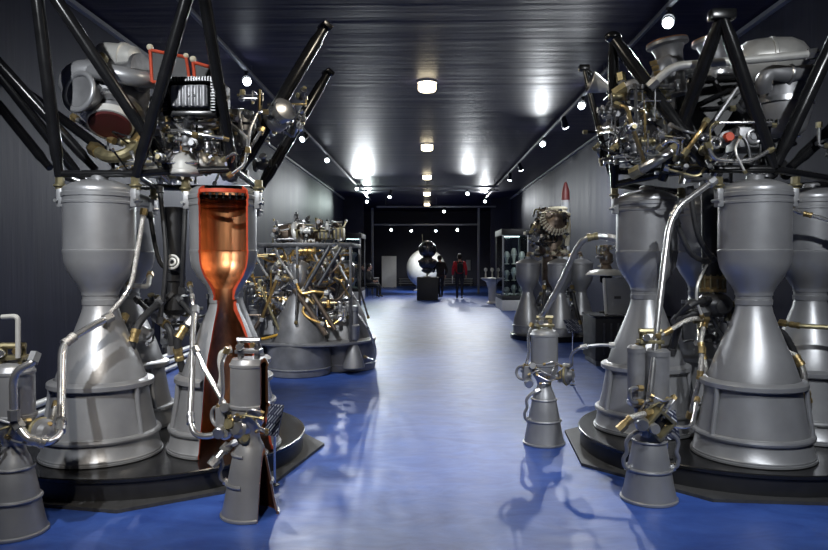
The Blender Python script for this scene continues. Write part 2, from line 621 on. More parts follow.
def valve(root, p, d, s, rng, mats=('steel', 'old_brass', 'dark_steel', 'chrome'), name='valve'):
    """a turned valve body: flanges, bonnet, hex cap and a side port"""
    p, d = V(p), V(d).normalized()
    m1, m2 = rng.choice(mats), rng.choice(mats)
    mb = MB()
    mb.turn(p, d, [(0, 0), (s * .5, 0), (s * .55, s * .1), (s * .55, s * .25), (s * .32, s * .35), (s * .42, s * .7), (s * .42, s * 1.1), (s * .3, s * 1.3), (s * .5, s * 1.35), (s * .5, s * 1.55), (s * .2, s * 1.6), (s * .2, s * 1.9), (0, s * 1.9)], m1, 16)
    nut(mb, p + d * s * 1.8, d, s * .3, m2, s * .3)
    q = d.orthogonal().normalized()
    q = Matrix.Rotation(rng.uniform(0, 2 * PI), 3, d) @ q
    c = p + d * s * .9
    mb.bar(c, c + q * s * .9, s * .2, m1, 12)
    mb.disc(c + q * s * .8, c + q * s * 1.0, s * .32, m2, 16)
    for k in range(4):
        w = Matrix.Rotation(k * PI / 2, 3, d) @ q
        mb.bar(p + w * s * .44 + d * s * .2, p + w * s * .44 + d * s * .36, s * .07, m2, 6)
    return part(name, mb, root)


def clutter(root, lo, hi, n_pipe, n_valve, seed, pr=(0.006, 0.014), vs=(0.04, 0.09), pm=('chrome', 'steel', 'brass', 'dark_steel', 'steel', 'black_gloss'), vm=('steel', 'old_brass', 'dark_steel', 'silver_dull', 'dark_steel', 'silver'), inside=None):
    rng = random.Random(seed)
    lo, hi = V(lo), V(hi)

    def rp():
        for _ in range(60):
            p = V([rng.uniform(lo[k], hi[k]) for k in range(3)])
            if inside is None or inside(p):
                return p
        return p
    for i in range(n_valve):
        d = rng.choice([V((0, 0, 1)), V((0, 0, -1)), V((1, 0, 0)), V((-1, 0, 0)), V((0, -1, 0)), V((.5, -.6, .6)), V((-.6, -.5, .5))])
        valve(root, rp(), d, rng.uniform(*vs), rng, vm)
    for i in range(n_pipe):
        a = rp()
        b_ = a + V((rng.uniform(-.45, .45), rng.uniform(-.35, .35), rng.uniform(-.35, .35)))
        b_ = V([min(hi[k], max(lo[k], b_[k])) for k in range(3)])
        mids = [V((b_.x, a.y, a.z)), V((b_.x, b_.y, a.z))] if rng.random() < .5 else [V((a.x, a.y, b_.z)), V((a.x, b_.y, b_.z))]
        if rng.random() < .4:
            mids = [(a + b_) / 2 + V((rng.uniform(-.12, .12), rng.uniform(-.12, .12), rng.uniform(-.15, .15)))]
        pts = [a] + mids + [b_]
        q = [pts[0]]
        for p in pts[1:]:
            if (p - q[-1]).length > 0.03:
                q.append(p)
        if len(q) < 2:
            continue
        pipe(root, q, rng.uniform(*pr), rng.choice(pm), rad=rng.uniform(.03, .09), ends=rng.choice(['steel', 'old_brass', 'chrome', 'steel']), seg=8, sm=rng.random() < .3)


# profile of the big chambers: heights above the floor, measured from the photograph
def noz_r(z):
    tab = [(0.17, .432), (0.29, .408), (0.45, .380), (0.64, .345), (0.70, .335), (0.80, .290), (0.97, .214), (1.10, .165), (1.22, .124), (1.28, .113)]
    for (z0, r0), (z1, r1) in zip(tab[:-1], tab[1:]):
        if z <= z1:
            return r0 + (r1 - r0) * (z - z0) / (z1 - z0)
    return tab[-1][1]


NOZ = [(.398, .17), (.405, .175), (.405, .20), (.395, .21), (.376, .31), (.346, .45), (.318, .62), (.310, .70), (.278, .80), (.250, .885), (.214, .97), (.165, 1.10), (.126, 1.21), (.116, 1.26)]
CHM = [(.116, 1.26), (.122, 1.262), (.124, 1.30), (.118, 1.302), (.118, 1.33), (.124, 1.332), (.124, 1.35), (.130, 1.365), (.160, 1.405), (.205, 1.47), (.236, 1.53), (.249, 1.58), (.253, 1.63),
       (.257, 1.645), (.257, 1.66), (.253, 1.665), (.253, 1.99), (.259, 1.995), (.259, 2.01), (.255, 2.015), (.255, 2.04), (.263, 2.045), (.263, 2.07), (.255, 2.08), (.255, 2.10), (.245, 2.115)]
DOME = [(.245, 2.115), (.20, 2.14), (.12, 2.165), (.06, 2.175), (.06, 2.20), (.045, 2.21), (0, 2.21)]

ZS = .968      # the chambers stand a little lower than first measured
hz = lambda z: .17 + (z - .17) * ZS
NOZ = [(r, hz(z)) for r, z in NOZ]
CHM, DOME = [[(r if r < .15 else r * .948, hz(z)) for r, z in q] for q in (CHM, DOME)]


def big_chamber(root, c, lug_dirs, seed, cutaway=None):
    c = V((c[0], c[1], 0))
    T = Matrix.Translation(c)
    rng = random.Random(seed)
    if not cutaway:
        mb = MB().lathe(CHM + DOME[1:], 'silver', 64, T)
        ch = part('combustion_chamber', mb, root)
        inner = [(r - .012, z) for r, z in NOZ]
        mb = MB().lathe(NOZ, 'silver', 64, T)
        mb.lathe([(NOZ[0][0], .17)] + [(r, z) for r, z in inner[::1]] + [(0, 1.25)], 'dark_steel', 64, T)
        nz = part('nozzle', mb, root)
    else:
        # one shell, silver outside and copper inside, sliced open towards the visitor
        outer = [(r * (1 - .16 * max(0, 1 - abs(z - 1.25) / .16)), z) for r, z in NOZ + CHM[1:]] + [(.20, hz(2.135))]
        th = .018
        inn = [(max(.07, r - th - .026 * max(0, 1 - abs(z - 1.24) / .22)), z) for r, z in outer if not (hz(1.255) <= z <= hz(1.355))]
        inn = [(r, z) for r, z in inn]
        mb = MB().lathe(outer, 'silver', 64, T)
        mb.lathe([outer[-1]] + [(inn[-1][0], hz(2.135))] + [(r, min(z, hz(2.10))) for r, z in reversed(inn)] + [outer[0]], 'copper', 64, T)
        ch = part('combustion_chamber', mb, root, 'sliced open chamber with polished copper inside')
        view = V((-c.x, -c.y, 0)).normalized()
        va = math.atan2(view.y, view.x)

        def wedge(h1, h2, z0, z1, m):
            a_ = c - view * .004
            p1 = c + .9 * V((math.cos(va - h1), math.sin(va - h1), 0))
            p2 = c + .9 * V((math.cos(va + h2), math.sin(va + h2), 0))
            cut(ch, None, None, None, m, ([(a_.x, a_.y), (p1.x, p1.y), (p2.x, p2.y)], z0, z1))
        wedge(.78, .78, 1.252, 2.4, 'red_paint')
        wedge(.46, .98, 0, 1.253, 'red_paint')
        # red painted plate and dark injector ring seen in the open top
        mb = MB().lathe([(.195, 2.025), (.222, 2.025), (.222, 2.05), (.195, 2.05), (.195, 2.025)], 'red_paint', 56, T)
        part('injector_ring', mb, ch, 'red edged injector ring')
        mb = MB().lathe([(0, 2.0), (.210, 2.0), (.210, 2.02), (0, 2.02)], 'black_matte', 40, T, math.atan2(view.y, view.x) + PI / 2, math.atan2(view.y, view.x) + 3 * PI / 2)
        for k in range(7):
            mb.bar(c + V((-view.y, view.x, 0)) * (-.14 + .047 * k) - view * .03 + V((0, 0, 1.99)), c + V((-view.y, view.x, 0)) * (-.14 + .047 * k) - view * .03 + V((0, 0, 2.04)), .012, 'black_matte', 8)
        part('injector_head', mb, ch)
        nz = ch
    # stiffening flange, coolant ring and the down pipes between them
    gap = None
    a0, a1 = 0, 2 * PI
    if cutaway:
        va = math.atan2(view.y, view.x)
        a0, a1 = va + 1.0, va + 2 * PI - .48
    mb = MB().lathe([(.306, .655), (.346, .655), (.354, .662), (.354, .690), (.348, .697), (.306, .712)], 'silver', 64, T, a0, a1)
    part('stiffening_flange', mb, nz)
    n = 64
    pts = [c + V((.380 * math.cos(a0 + (a1 - a0) * k / n), .380 * math.sin(a0 + (a1 - a0) * k / n), .325)) for k in range(n + (1 if cutaway else 0))]
    mb = MB().tube(pts, .022, 'silver', 10, closed=not cutaway)
    part('coolant_ring', mb, nz)
    mb = MB().lathe([(.398, .172), (.412, .172), (.412, .186), (.398, .188)], 'silver', 64, T, a0, a1)
    part('exit_lip', mb, nz)
    for a in (-2.75 + rng.uniform(-.2, .2), -.55 + rng.uniform(-.2, .2), 1.2):
        if cutaway and -.6 < ((a - va + PI) % (2 * PI)) - PI < 1.1:
            continue
        p = V((math.cos(a), math.sin(a), 0))
        mb = MB().tube(smooth_path([c + p * .335 + V((0, 0, .67)), c + p * .345 + V((0, 0, .55)), c + p * .365 + V((0, 0, .42)), c + p * .380 + V((0, 0, .325))]), .017, 'silver', 10)
        part('down_pipe', mb, nz)
    for ld in lug_dirs:
        ld = V((ld[0], ld[1], 0)).normalized()
        side = V((-ld.y, ld.x, 0))
        mb = MB()
        Rm = Matrix((ld, side, V((0, 0, 1)))).transposed()
        mb.box(c + ld * .264 + V((0, 0, hz(2.04))), (.045, .06, .13), 'silver', Rm, .008)
        mb.bar(c + ld * .270 + V((0, 0, hz(2.10))), c + ld * .270 + V((0, 0, hz(2.19))), .030, 'old_brass', 6)
        mb.disc(c + ld * .270 + V((0, 0, hz(2.12))), c + ld * .270 + V((0, 0, hz(2.14))), .044, 'old_brass', 12)
        mb.bar(c + ld * .285 + side * .05 + V((0, 0, hz(2.02))), c + ld * .285 - side * .05 + V((0, 0, hz(2.02))), .012, 'steel', 8)
        part('mounting_lug', mb, ch)
    return ch, nz


def strut(root, p0, p1, r=.042, shoe=True, name='truss_strut', cap0=False):
    p0, p1 = V(p0), V(p1)
    d = (p1 - p0).normalized()
    mb = MB()
    L = (p1 - p0).length
    mb.tube([p0, p0 + d * min(.10, L * .2), p0 + d * min(.16, L * .25), p1 - d * .16, p1 - d * .10, p1], [r * .75, r * .80, r, r, r * .80, r * .72], 'black_gloss', 18)
    if cap0:
        mb.box(p0, (r * 2.6, r * 1.5, r * .8), 'black_gloss', frame_z(d).to_3x3(), .006)
    return part(name, mb, root)


# ------------------------------------------------------------------ platforms and mats
def platform(c, label, mlabel, rot):
    c = V(c)
    pts = [(c.x + 1.33 * math.cos(rot + k * PI / 4), c.y + 1.33 * math.sin(rot + k * PI / 4)) for k in range(8)]
    single('floor_mat', MB().poly_prism(pts, 0.001, 0.022, 'mat_grey'), c, mlabel, 'mat', 'octagonal mats under the big engines')
    t = thing('display_platform', c + V((0, 0, .022)), label, 'platform', 'round black platforms')
    T = Matrix.Translation(c)
    part('platform_top', MB().lathe([(0, .166), (1.165, .166), (1.172, .160), (1.172, .14), (1.165, .135), (0, .135)], 'black_gloss', 96, T), t)
    part('platform_skirt', MB().lathe([(1.155, .135), (1.155, .0225), (0, .0225)], 'black_matte', 96, T), t)


platform(EL + V((-.12, -.03, 0)), 'round black glossy platform carrying the left engine', 'dark grey octagonal mat under the left platform', .2)
platform(ER, 'round black glossy platform carrying the right engine', 'dark grey octagonal mat under the right platform', .32)

# ------------------------------------------------------------------ big engine, left (with the copper cutaway)
A, B, D, C = V((-2.32, 4.93, 0)), V((-1.50, 5.14, 0)), V((-1.71, 6.0, 0)), V((-2.53, 5.80, 0))
left = thing('rocket_engine', EL + V((0, 0, .17)), 'huge four-chamber silver rocket engine on left platform, one chamber cut open to copper', 'rocket engine', 'big four-chamber engines')
LUG = [(-1, -.1), (1, -.1)]
big_chamber(left, A, LUG, 1)
big_chamber(left, B, LUG, 2, cutaway=True)
big_chamber(left, C, LUG, 3)
big_chamber(left, D, LUG, 4)


def lug(c, s, z=2.13):
    return V((c.x + s * .270, c.y - .03, z))


# black truss: struts from the chamber lugs to the outer apexes
L1 = P(33, -36, 4.62)
L2 = P(198, -41, 4.60)
L3 = P(325, 27, 5.75)
L4 = P(328, 73, 6.35)
L5 = P(-60, -2, 5.2)
L6 = P(-70, 20, 6.4)
strut(left, L1, lug(A, -1))
strut(left, L1, P(172, 174, 5.05))
strut(left, L2, lug(A, 1))
strut(left, L2, P(233, 172, 5.12))
strut(left, L3, P(238, 172, 5.35), .054, cap0=True)
strut(left, L4, lug(D, 1), .048, cap0=True)
strut(left, L5, lug(C, -1))
strut(left, L5, P(96, 170, 5.5), .040)
strut(left, L6, P(50, 168, 5.8))
strut(left, L6, P(130, 170, 6.0))
for a_, b_ in ((lug(A, -1), lug(A, 1)), (lug(A, 1), P(172, 174, 5.05)), (P(172, 174, 5.05), P(235, 172, 5.12)), (P(235, 172, 5.12), lug(D, 1)), (lug(D, 1), lug(C, -1)), (lug(C, -1), lug(A, -1)), (lug(A, 1), lug(C, 1)), (lug(C, 1), lug(D, -1))):
    mb = MB().bar(a_ + V((0, 0, .02)), b_ + V((0, 0, .02)), .026, 'black_gloss', 14)
    part('ring_beam', mb, left)

# turbopump with its red blanking cap
d0 = 5.35
c0 = P(115, 94, d0)
tp = MB()
ax = V((.10, -.50, -.86)).normalized()
tp.turn(c0 - ax * .26, ax, [(0, 0), (.10, .01), (.18, .05), (.235, .13), (.25, .22), (.245, .30), (.21, .37), (.165, .42), (.15, .44), (.15, .54), (.0, .54)], 'silver_dull', 40)
tp.turn(c0 + ax * .17, ax, [(.16, 0), (.235, 0), (.235, .025), (.16, .03)], 'steel', 40)
tpo = part('turbopump', tp, left)
mb = MB().turn(c0 + ax * .25, ax, [(.15, 0), (.168, 0), (.168, .06), (.12, .065)], 'white_metal', 36)
part('inlet_collar', mb, tpo)
mb = MB().turn(c0 + ax * .278, ax, [(.155, 0), (.155, .032), (.14, .045), (0, .05)], 'dark_red', 36)
part('blanking_cap', mb, tpo, 'dark red blanking cap')
mb = MB().tube(smooth_path([P(152, 80, 5.25), P(135, 78, 5.1), P(110, 73, 5.05), P(90, 72, 5.1)]), .062, 'silver', 20)
part('volute_pipe', mb, tpo)
mb = MB().tube(smooth_path([P(98, 72, 5.12), P(82, 72, 5.12), P(73, 78, 5.14), P(72, 86, 5.18), P(80, 93, 5.25)]), .085, 'silver', 22)
part('inlet_elbow', mb, tpo)
ec = P(79, 92, 5.02)
mb = MB().torus(ec, .135, .020, 'silver', (-.35, -.9, .1), 44, 12)
mb.turn(ec, V((.35, .9, -.1)), [(0, .03), (.08, .01), (.13, -.005), (.14, .02), (.10, .12), (0, .14)], 'silver_dull', 36)
part('inlet_flange', mb, tpo)
# white drum on top
a_, b_ = P(98, 55, 5.35), P(146, 60, 5.25)
mb = MB().turn(a_, b_ - a_, [(0, 0), (.05, 0), (.075, .02), (.095, .05), (.10, .10), (.10, .22), (.112, .225), (.112, .25), (.10, .255), (.09, .33), (.05, .37), (0, .38)], 'white_metal', 32)
part('gas_generator', mb, left)
for k in range(18):
    q = k / 18 * 2 * PI
mb = MB().turn(P(96, 76, 5.3), P(150, 72, 5.2) - P(96, 76, 5.3), [(0, 0), (.15, 0), (.15, .03), (.09, .04), (.09, .36), (.14, .37), (.14, .40), (0, .40)], 'steel', 36)
part('turbine_housing', mb, left)
mb = MB().turn(P(104, 60, 5.1), V((0, -1, .2)), [(0, 0), (.035, 0), (.035, .05), (.02, .06), (0, .06)], 'old_brass', 16)
part('sensor_cap', mb, left)
mb = MB().box(P(128, 100, 5.5) + V((0, 0, -.1)), (.25, .22, .5), 'dark_steel', None, .03)
part('pump_bracket', mb, left)
pipe(left, [P(96, 150, 5.3), P(108, 158, 5.2), P(128, 155, 5.2), P(140, 140, 5.3)], .045, 'old_brass', rad=.12)
pipe(left, [P(75, 118, 5.4), P(95, 132, 5.35), P(112, 140, 5.3)], .02, 'steel')

# electrical box with ribbed frame
bx = P(192, 98, 4.95)
mb = MB()
for (cx_, cz_, w_, h_) in ((0, .118, .37, .035), (0, -.118, .37, .035), (-.17, 0, .035, .25), (.17, 0, .035, .25)):
    mb.box(bx + V((cx_, 0, cz_)), (w_, .12, h_), 'black_gloss', None, .006)
for k in range(17):
    mb.box(bx + V((-.155 + k * .0194, -.066, .118)), (.009, .014, .03), 'dark_steel')
    if k < 11:
        for s_ in (-1, 1):
            mb.box(bx + V((s_ * .17, -.066, -.10 + k * .02)), (.03, .014, .009), 'dark_steel')
mb.box(bx + V((0, .05, 0)), (.35, .02, .23), 'black_matte')
bo = part('equipment_box', mb, left)
mb = MB().box(bx + V((0, -.02, 0)), (.27, .10, .165), 'silver_dull', None, .03)
for k in range(6):
    mb.tube([bx + V((-.105 + k * .042, -.060, -.07)), bx + V((-.105 + k * .042, -.060, .07))], .020, 'silver_dull', 12)
part('finned_cover', mb, bo)
# orange-edged brackets above the box
for x0, x1, yt, yb in ((150, 186, 50, 82), (193, 217, 62, 84)):
    p = [P(x0, yt, 5.15), P(x1, yt + 7, 5.15), P(x1 + 4, yb, 5.15), P(x0 + 2, yb, 5.15)]
    mb = MB()
    for i in range(4):
        mb.bar(p[i], p[(i + 1) % 4], .012, 'red_paint', 8)
    vs = [q + V((0, .004, 0)) for q in p] + [q + V((0, .016, 0)) for q in p]
    mb.add(vs, [(0, 1, 2, 3), (7, 6, 5, 4), (0, 4, 5, 1), (1, 5, 6, 2), (2, 6, 7, 3), (3, 7, 4, 0)], 'rubber')
    mb.ball(p[0] + V((0, 0, .02)), .025, 'bone', seg=12)
    mb.ball(p[1] + V((0, 0, .01)), .02, 'bone', seg=12)
    part('transport_bracket', mb, left, 'orange edged bracket')
# lower round housings among the pipes
for px, py, dd, r in ((185, 160, 5.1, .11), (200, 157, 5.15, .075), (216, 160, 5.2, .06), (150, 168, 5.3, .07)):
    q = P(px, py, dd)
    mb = MB().turn(q - V((0, 0, r)), V((0, 0, 1)), [(0, 0), (r, 0), (r * 1.08, .01), (r * 1.08, .03), (r, .04), (r * .95, r * .8), (r * .6, r * 1.3), (r * .2, r * 1.5), (0, r * 1.5)], 'white_metal', 28)
    nut(mb, q + V((0, 0, r * .5)), V((0, 0, 1)), r * .25, 'brass')
    part('regulator_dome', mb, left)
for p_ in ([P(170, 118, 5.0), P(184, 132, 4.95), P(210, 136, 4.95), P(226, 139, 5.0)], [P(165, 130, 5.0), P(182, 131, 4.9), P(195, 135, 4.9)],
           [P(226, 120, 5.1), P(248, 138, 5.1), P(248, 150, 5.1)], [P(178, 116, 4.95), P(196, 116, 4.95), P(226, 116, 5.0)],
           [P(230, 175, 5.1), P(245, 165, 5.1), P(250, 130, 5.2), P(258, 112, 5.3), P(266, 112, 5.3)], [P(262, 130, 5.3), P(252, 145, 5.2), P(244, 160, 5.2)]):
    pipe(left, p_, .013, 'chrome', rad=.05)
# pump unit on the right shoulder
mc = P(283, 115, 5.5)
mb = MB().turn(mc + V((-.08, 0, -.06)), V((.5, -.5, .3)), [(0, 0), (.08, 0), (.10, .03), (.10, .08), (.07, .10), (.07, .16), (.09, .17), (.09, .20), (.03, .22), (0, .22)], 'steel', 28)
mb.torus(mc + V((.02, -.08, .04)), .07, .014, 'chrome', (.5, -.5, .3), 28)
part('auxiliary_pump', mb, left)
clutter(left, mc - V((.16, .12, .14)), mc + V((.16, .12, .16)), 12, 8, 31, (.006, .011), (.03, .06))
clutter(left, (P(160, 172, 5.0).x, 4.95, 2.22), (P(236, 172, 5.3).x, 5.5, 2.62), 30, 22, 11, (.006, .013), (.04, .08))
clutter(left, (-2.55, 5.4, 2.22), (-1.4, 6.2, 3.0), 26, 22, 12, (.007, .016), (.05, .12))
clutter(left, (P(110, 172, 5.0).x, 5.05, 2.18), (P(165, 172, 5.2).x, 5.5, 2.45), 10, 8, 13, (.006, .014), (.04, .07))
for k in range(4):
    q = P(181 + 4 * k, 143, 4.98)
    part('fuse_rod', MB().bar(q + V((0, 0, -.05)), q + V((0, 0, .05)), .008, 'copper', 8), left)
# tank-like bodies that fill the top
for px, py, dd, r, h, mt in ((205, 112, 5.7, .20, .55, 'dark_steel'), (170, 120, 5.9, .16, .5, 'dark_steel'), (240, 135, 5.8, .13, .4, 'dark_steel')):
    q = P(px, py, dd)
    mb = MB().lathe([(0, -h / 2), (r * .6, -h / 2), (r, -h / 2 + .06), (r, h / 2 - .08), (r * .6, h / 2), (0, h / 2 + .02)], mt, 32, Matrix.Translation(q))
    mb.lathe([(r, -.02), (r + .02, -.02), (r + .02, .02), (r, .02)], 'steel', 32, Matrix.Translation(q))
    part('pressure_vessel', mb, left)

# centre column, hoses and pipes between the chambers
mb = MB().lathe([(0, 1.95), (.07, 1.95), (.07, 1.45), (.085, 1.44), (.085, 1.38), (.07, 1.37), (.07, 1.28), (.11, 1.26), (.11, 1.16), (.06, 1.12), (0, 1.12)], 'black_matte', 24, Matrix.Translation((P(174, 250, 5.4).x, 5.4, 0)))
part('centre_column', mb, left)
mb = MB().torus(P(172, 262, 5.25), .05, .010, 'white_metal', (0, -1, .2), 30)
mb.torus(P(172, 262, 5.24), .025, .010, 'white_metal', (0, -1, .2), 24)
part('coiled_pipe', mb, left)
for pts in ([P(138, 300, 5.3), P(152, 310, 5.2), P(170, 296, 5.3)], [P(160, 190, 5.3), P(166, 260, 5.2), P(160, 320, 5.2)], [P(180, 300, 5.3), P(195, 320, 5.2), P(202, 345, 5.2)],
            [P(150, 215, 5.4), P(160, 262, 5.4), P(178, 272, 5.4)], [P(186, 190, 5.3), P(184, 240, 5.2), P(182, 290, 5.3)]):
    pipe(left, pts, .018, 'rubber', 'hose', sm=True, ends='dark_steel')
for pts, cl in (([P(124, 380, 5.0), P(131, 350, 4.95), P(140, 322, 5.0), P(160, 302, 5.2)], ((.22, 'brass'), (.55, 'brass'))),
                ([P(157, 318, 5.3), P(170, 330, 5.2), P(172, 350, 5.2)], ((.3, 'brass'),)),
                ([P(184, 375, 5.1), P(178, 350, 5.05), P(180, 335, 5.05), P(190, 322, 5.1)], ((.3, 'brass'), (.75, 'brass')))):
    pipe(left, pts, .026, 'rubber', 'hose', sm=True, ends='steel', collars=cl)
pipe(left, [P(74, 372, 4.85), P(90, 358, 4.8), P(112, 337, 4.85), P(124, 318, 5.0)], .022, 'braid', 'braided_hose', rad=.1, collars=((.35, 'brass'), (.6, 'brass')))
pipe(left, [P(144, 212, 5.0), P(131, 290, 4.9), P(104, 320, 4.75)], .017, 'braid', 'braided_hose', rad=.12, collars=((.7, 'steel'),))
pipe(left, [P(131, 285, 5.2), P(148, 287, 5.1), P(150, 275, 5.3)], .018, 'white_metal')
pipe(left, [P(193, 402, 4.9), P(193, 300, 4.95), P(190, 285, 5.1)], .013, 'chrome', collars=((.75, 'braid'),))
clutter(left, (-2.15, 5.3, .9), (-1.85, 5.9, 1.25), 10, 8, 15, (.008, .016), (.05, .09), ('rubber', 'dark_steel', 'chrome'))

# ------------------------------------------------------------------ big engine, right
E, F, G, H = V((2.315, 5.0, 0)), V((1.79, 5.75, 0)), V((2.47, 6.32, 0)), V((3.02, 5.57, 0))
right = thing('rocket_engine', ER + V((0, 0, .17)), 'huge four-chamber silver rocket engine on right platform, all chambers closed', 'rocket engine', 'big four-chamber engines')
for i, q in enumerate((E, F, G, H)):
    big_chamber(right, q, LUG, 10 + i)
R1 = P(722, 15, 4.85)
R2 = P(613, 37, 5.45)
R3 = P(584, 68, 6.2)
R4 = P(850, 5, 4.9)
R5 = P(905, 60, 5.9)
strut(right, R1, P(662, 180, 5.4), .048)
strut(right, R1, P(774, 168, 5.0), .048)
mb = MB().box(R1, (.17, .09, .07), 'black_gloss', None, .015)
part('truss_apex', mb, right)
strut(right, R2, lug(F, -1))
strut(right, R2, P(708, 168, 5.05), .050)
mb = MB().ball(R2, .055, 'black_gloss', (1.2, 1, .8), 16)
part('truss_apex', mb, right)
strut(right, R3, P(610, 174, 6.0), .026)
strut(right, R3, P(700, 172, 6.3), .030)
mb = MB().box(R3, (.09, .07, .05), 'black_gloss', None, .01)
part('truss_apex', mb, right)
strut(right, R4, P(776, 165, 5.0), .048)
strut(right, R4, P(845, 172, 5.4), .048)
strut(right, R5, P(790, 168, 5.6), .048)
strut(right, R5, P(846, 172, 5.5), .036)
rn = [lug(F, -1), P(664, 176, 5.4), P(708, 172, 5.05), P(774, 172, 5.0), lug(H, 1), lug(G, 1), lug(G, -1)]
for i in range(len(rn)):
    part('ring_beam', MB().bar(rn[i] + V((0, 0, .02)), rn[(i + 1) % len(rn)] + V((0, 0, .02)), .028, 'black_gloss', 14), right)
part('ring_beam', MB().bar(P(608, 171, 5.8), P(700, 171, 5.6), .03, 'black_gloss', 14), right)

# turbopump group
for (px, py), (qx, qy), dd in (((667, 42), (672, 76), 5.6), ((713, 40), (716, 78), 5.65)):
    p, q = P(px, py, dd), P(qx, qy, dd)
    d = q - p
    L = d.length
    mb = MB().turn(p, d, [(.115, 0), (.155, 0), (.16, .012), (.16, .03), (.125, .045), (.105, .09), (.10, .16), (.115, .20), (.12, .26), (.15, L), (0, L), ], 'silver_dull', 36)
    mb.turn(p, d, [(.115, 0), (.095, .08), (0, .09)], 'black_matte', 36)
    mb.turn(q - d.normalized() * .03, d, [(.15, 0), (.165, 0), (.165, .03), (.15, .03)], 'steel', 36)
    o = part('inlet_bell', mb, right)
    part('copper_rim', MB().torus(p, .15, .008, 'copper', d, 36, 8), o)
q = P(668, 72, 5.45)
mb = MB().tube(smooth_path([P(658, 84, 5.35), P(660, 70, 5.35), P(667, 64, 5.4), P(673, 72, 5.4), P(675, 84, 5.4), P(676, 95, 5.4)]), [.05] * 6 + [.06] * 6 + [.07] * 6 + [.078] * 6 + [.082] * 6 + [.088], 'silver_dull', 22)
part('pump_elbow', mb, right)
mb = MB()
for k in range(4):
    mb.bar(P(650 + 2 * k, 64 + 5 * k, 5.32), P(657 + 2 * k, 62 + 5 * k, 5.3), .018, 'brass', 6)
part('bolt_row', mb, right)
a_, b_ = P(738, 63, 5.6), P(800, 56, 5.5)
mb = MB().turn(a_, b_ - a_, [(0, 0), (.08, .0), (.13, .02), (.155, .06), (.165, .13), (.165, .23), (.172, .235), (.172, .255), (.165, .26), (.15, .38), (.11, .46), (.06, .50), (0, .51)], 'white_metal', 40)
mb.torus(a_ + (b_ - a_) * .05, .10, .012, 'steel', b_ - a_, 32)
part('gas_generator', mb, right)
# big dark shroud between the bells and the ring
mb = MB()
pts = [P(690, 80, 5.55), P(738, 78, 5.55), P(742, 96, 5.5), P(716, 140, 5.5), P(700, 146, 5.5), P(688, 110, 5.55)]
bk = [p + V((0, .35, 0)) for p in pts]
n = len(pts)
mb.add(pts + bk, [tuple(range(n))[::-1], tuple(range(n, 2 * n))] + [(i, (i + 1) % n, n + (i + 1) % n, n + i) for i in range(n)], 'black_matte')
part('shroud', mb, right)
mb = MB().tube([P(688, 80, 5.5), P(740, 77, 5.5)], .02, 'black_gloss', 10)
mb.tube([P(690, 108, 5.5), P(735, 87, 5.45)], .016, 'black_gloss', 10)
mb.tube([P(738, 87, 5.45), P(702, 140, 5.45)], .02, 'steel', 10)
mb.tube([P(740, 92, 5.45), P(722, 100, 5.45)], .016, 'steel', 10)
part('support_bracket', mb, right)
pipe(right, [P(653, 84, 5.2), P(672, 66, 5.15), P(700, 64, 5.1), P(770, 58, 5.1), P(812, 54, 5.1)], .030, 'white_metal', rad=.12, ends='steel', seg=14)
mb = MB().tube(smooth_path([P(812, 72, 5.3), P(790, 74, 5.25), P(772, 73, 5.25), P(764, 80, 5.25), P(764, 90, 5.3)]), .058, 'silver_dull', 20)
mb.torus(P(790, 74, 5.25), .062, .012, 'steel', (1, 0, 0), 28)
part('outlet_elbow', mb, right)
q = P(783, 104, 5.45)
mb = MB().lathe([(0, -.24), (.12, -.24), (.16, -.20), (.20, -.05), (.205, .05), (.19, .16), (.12, .22), (0, .23)], 'silver_dull', 36, Matrix.Translation(q))
mb.lathe([(.205, -.01), (.22, -.01), (.22, .03), (.205, .03)], 'steel', 36, Matrix.Translation(q))
part('turbopump', mb, right)
mb = MB().lathe([(0, -.3), (.16, -.3), (.2, -.2), (.2, .15), (.1, .25), (0, .25)], 'dark_steel', 32, Matrix.Translation(P(700, 110, 6.0)))
part('pressure_vessel', mb, right)
mb = MB().lathe([(0, -.25), (.12, -.25), (.16, -.15), (.16, .12), (.08, .2), (0, .2)], 'dark_steel', 32, Matrix.Translation(P(665, 115, 5.9)))
part('pressure_vessel', mb, right)
mb = MB().lathe([(0, -.3), (.16, -.3), (.2, -.2), (.2, .15), (.1, .25), (0, .25)], 'dark_steel', 32, Matrix.Translation(P(745, 115, 6.0)))
part('pressure_vessel', mb, right)
# gear box with ring, red knob
g0 = P(753, 137, 4.98)
mb = MB().box(g0 + V((.02, .12, .0)), (.24, .2, .17), 'dark_steel', None, .015)
mb.box(g0 + V((-.02, .02, 0)), (.16, .06, .15), 'silver_dull', None, .02)
mb.torus(g0 + V((0, -.02, 0)), .045, .011, 'steel', (0, -1, 0), 28)
mb.turn(g0 + V((0, .02, 0)), V((0, -1, 0)), [(0, .04), (.02, .04), (.03, .02), (.045, .01), (.045, 0)], 'silver', 24)
for k in range(9):
    mb.box(g0 + V((-.07 + .03 * k, .05, .105)), (.012, .12, .04), 'black_matte')
part('gearbox', mb, right)
kb = P(729, 137, 4.95)
mb = MB().turn(kb + V((0, .06, 0)), V((0, -1, 0)), [(0, .08), (.028, .08), (.034, .07), (.034, .0)], 'red_paint', 24)
mb.turn(kb + V((0, .08, 0)), V((0, -1, 0)), [(.035, 0), (.05, .0), (.05, .045), (.035, .05)], 'silver_dull', 24)
part('red_plug', mb, right, 'red plug in a grey socket')
part('clamp_ring', MB().torus(P(716, 143, 4.95), .034, .009, 'chrome', (0, -1, .1), 28), right)
a_, b_ = P(607, 88, 6.0), P(590, 82, 6.0)
mb = MB().turn(b_, a_ - b_, [(.09, 0), (.095, .01), (.06, .10), (.035, .16), (0, .16)], 'white_metal', 24)
mb.turn(b_ , a_ - b_, [(.09, 0), (.03, .09), (0, .1)], 'dark_steel', 24)
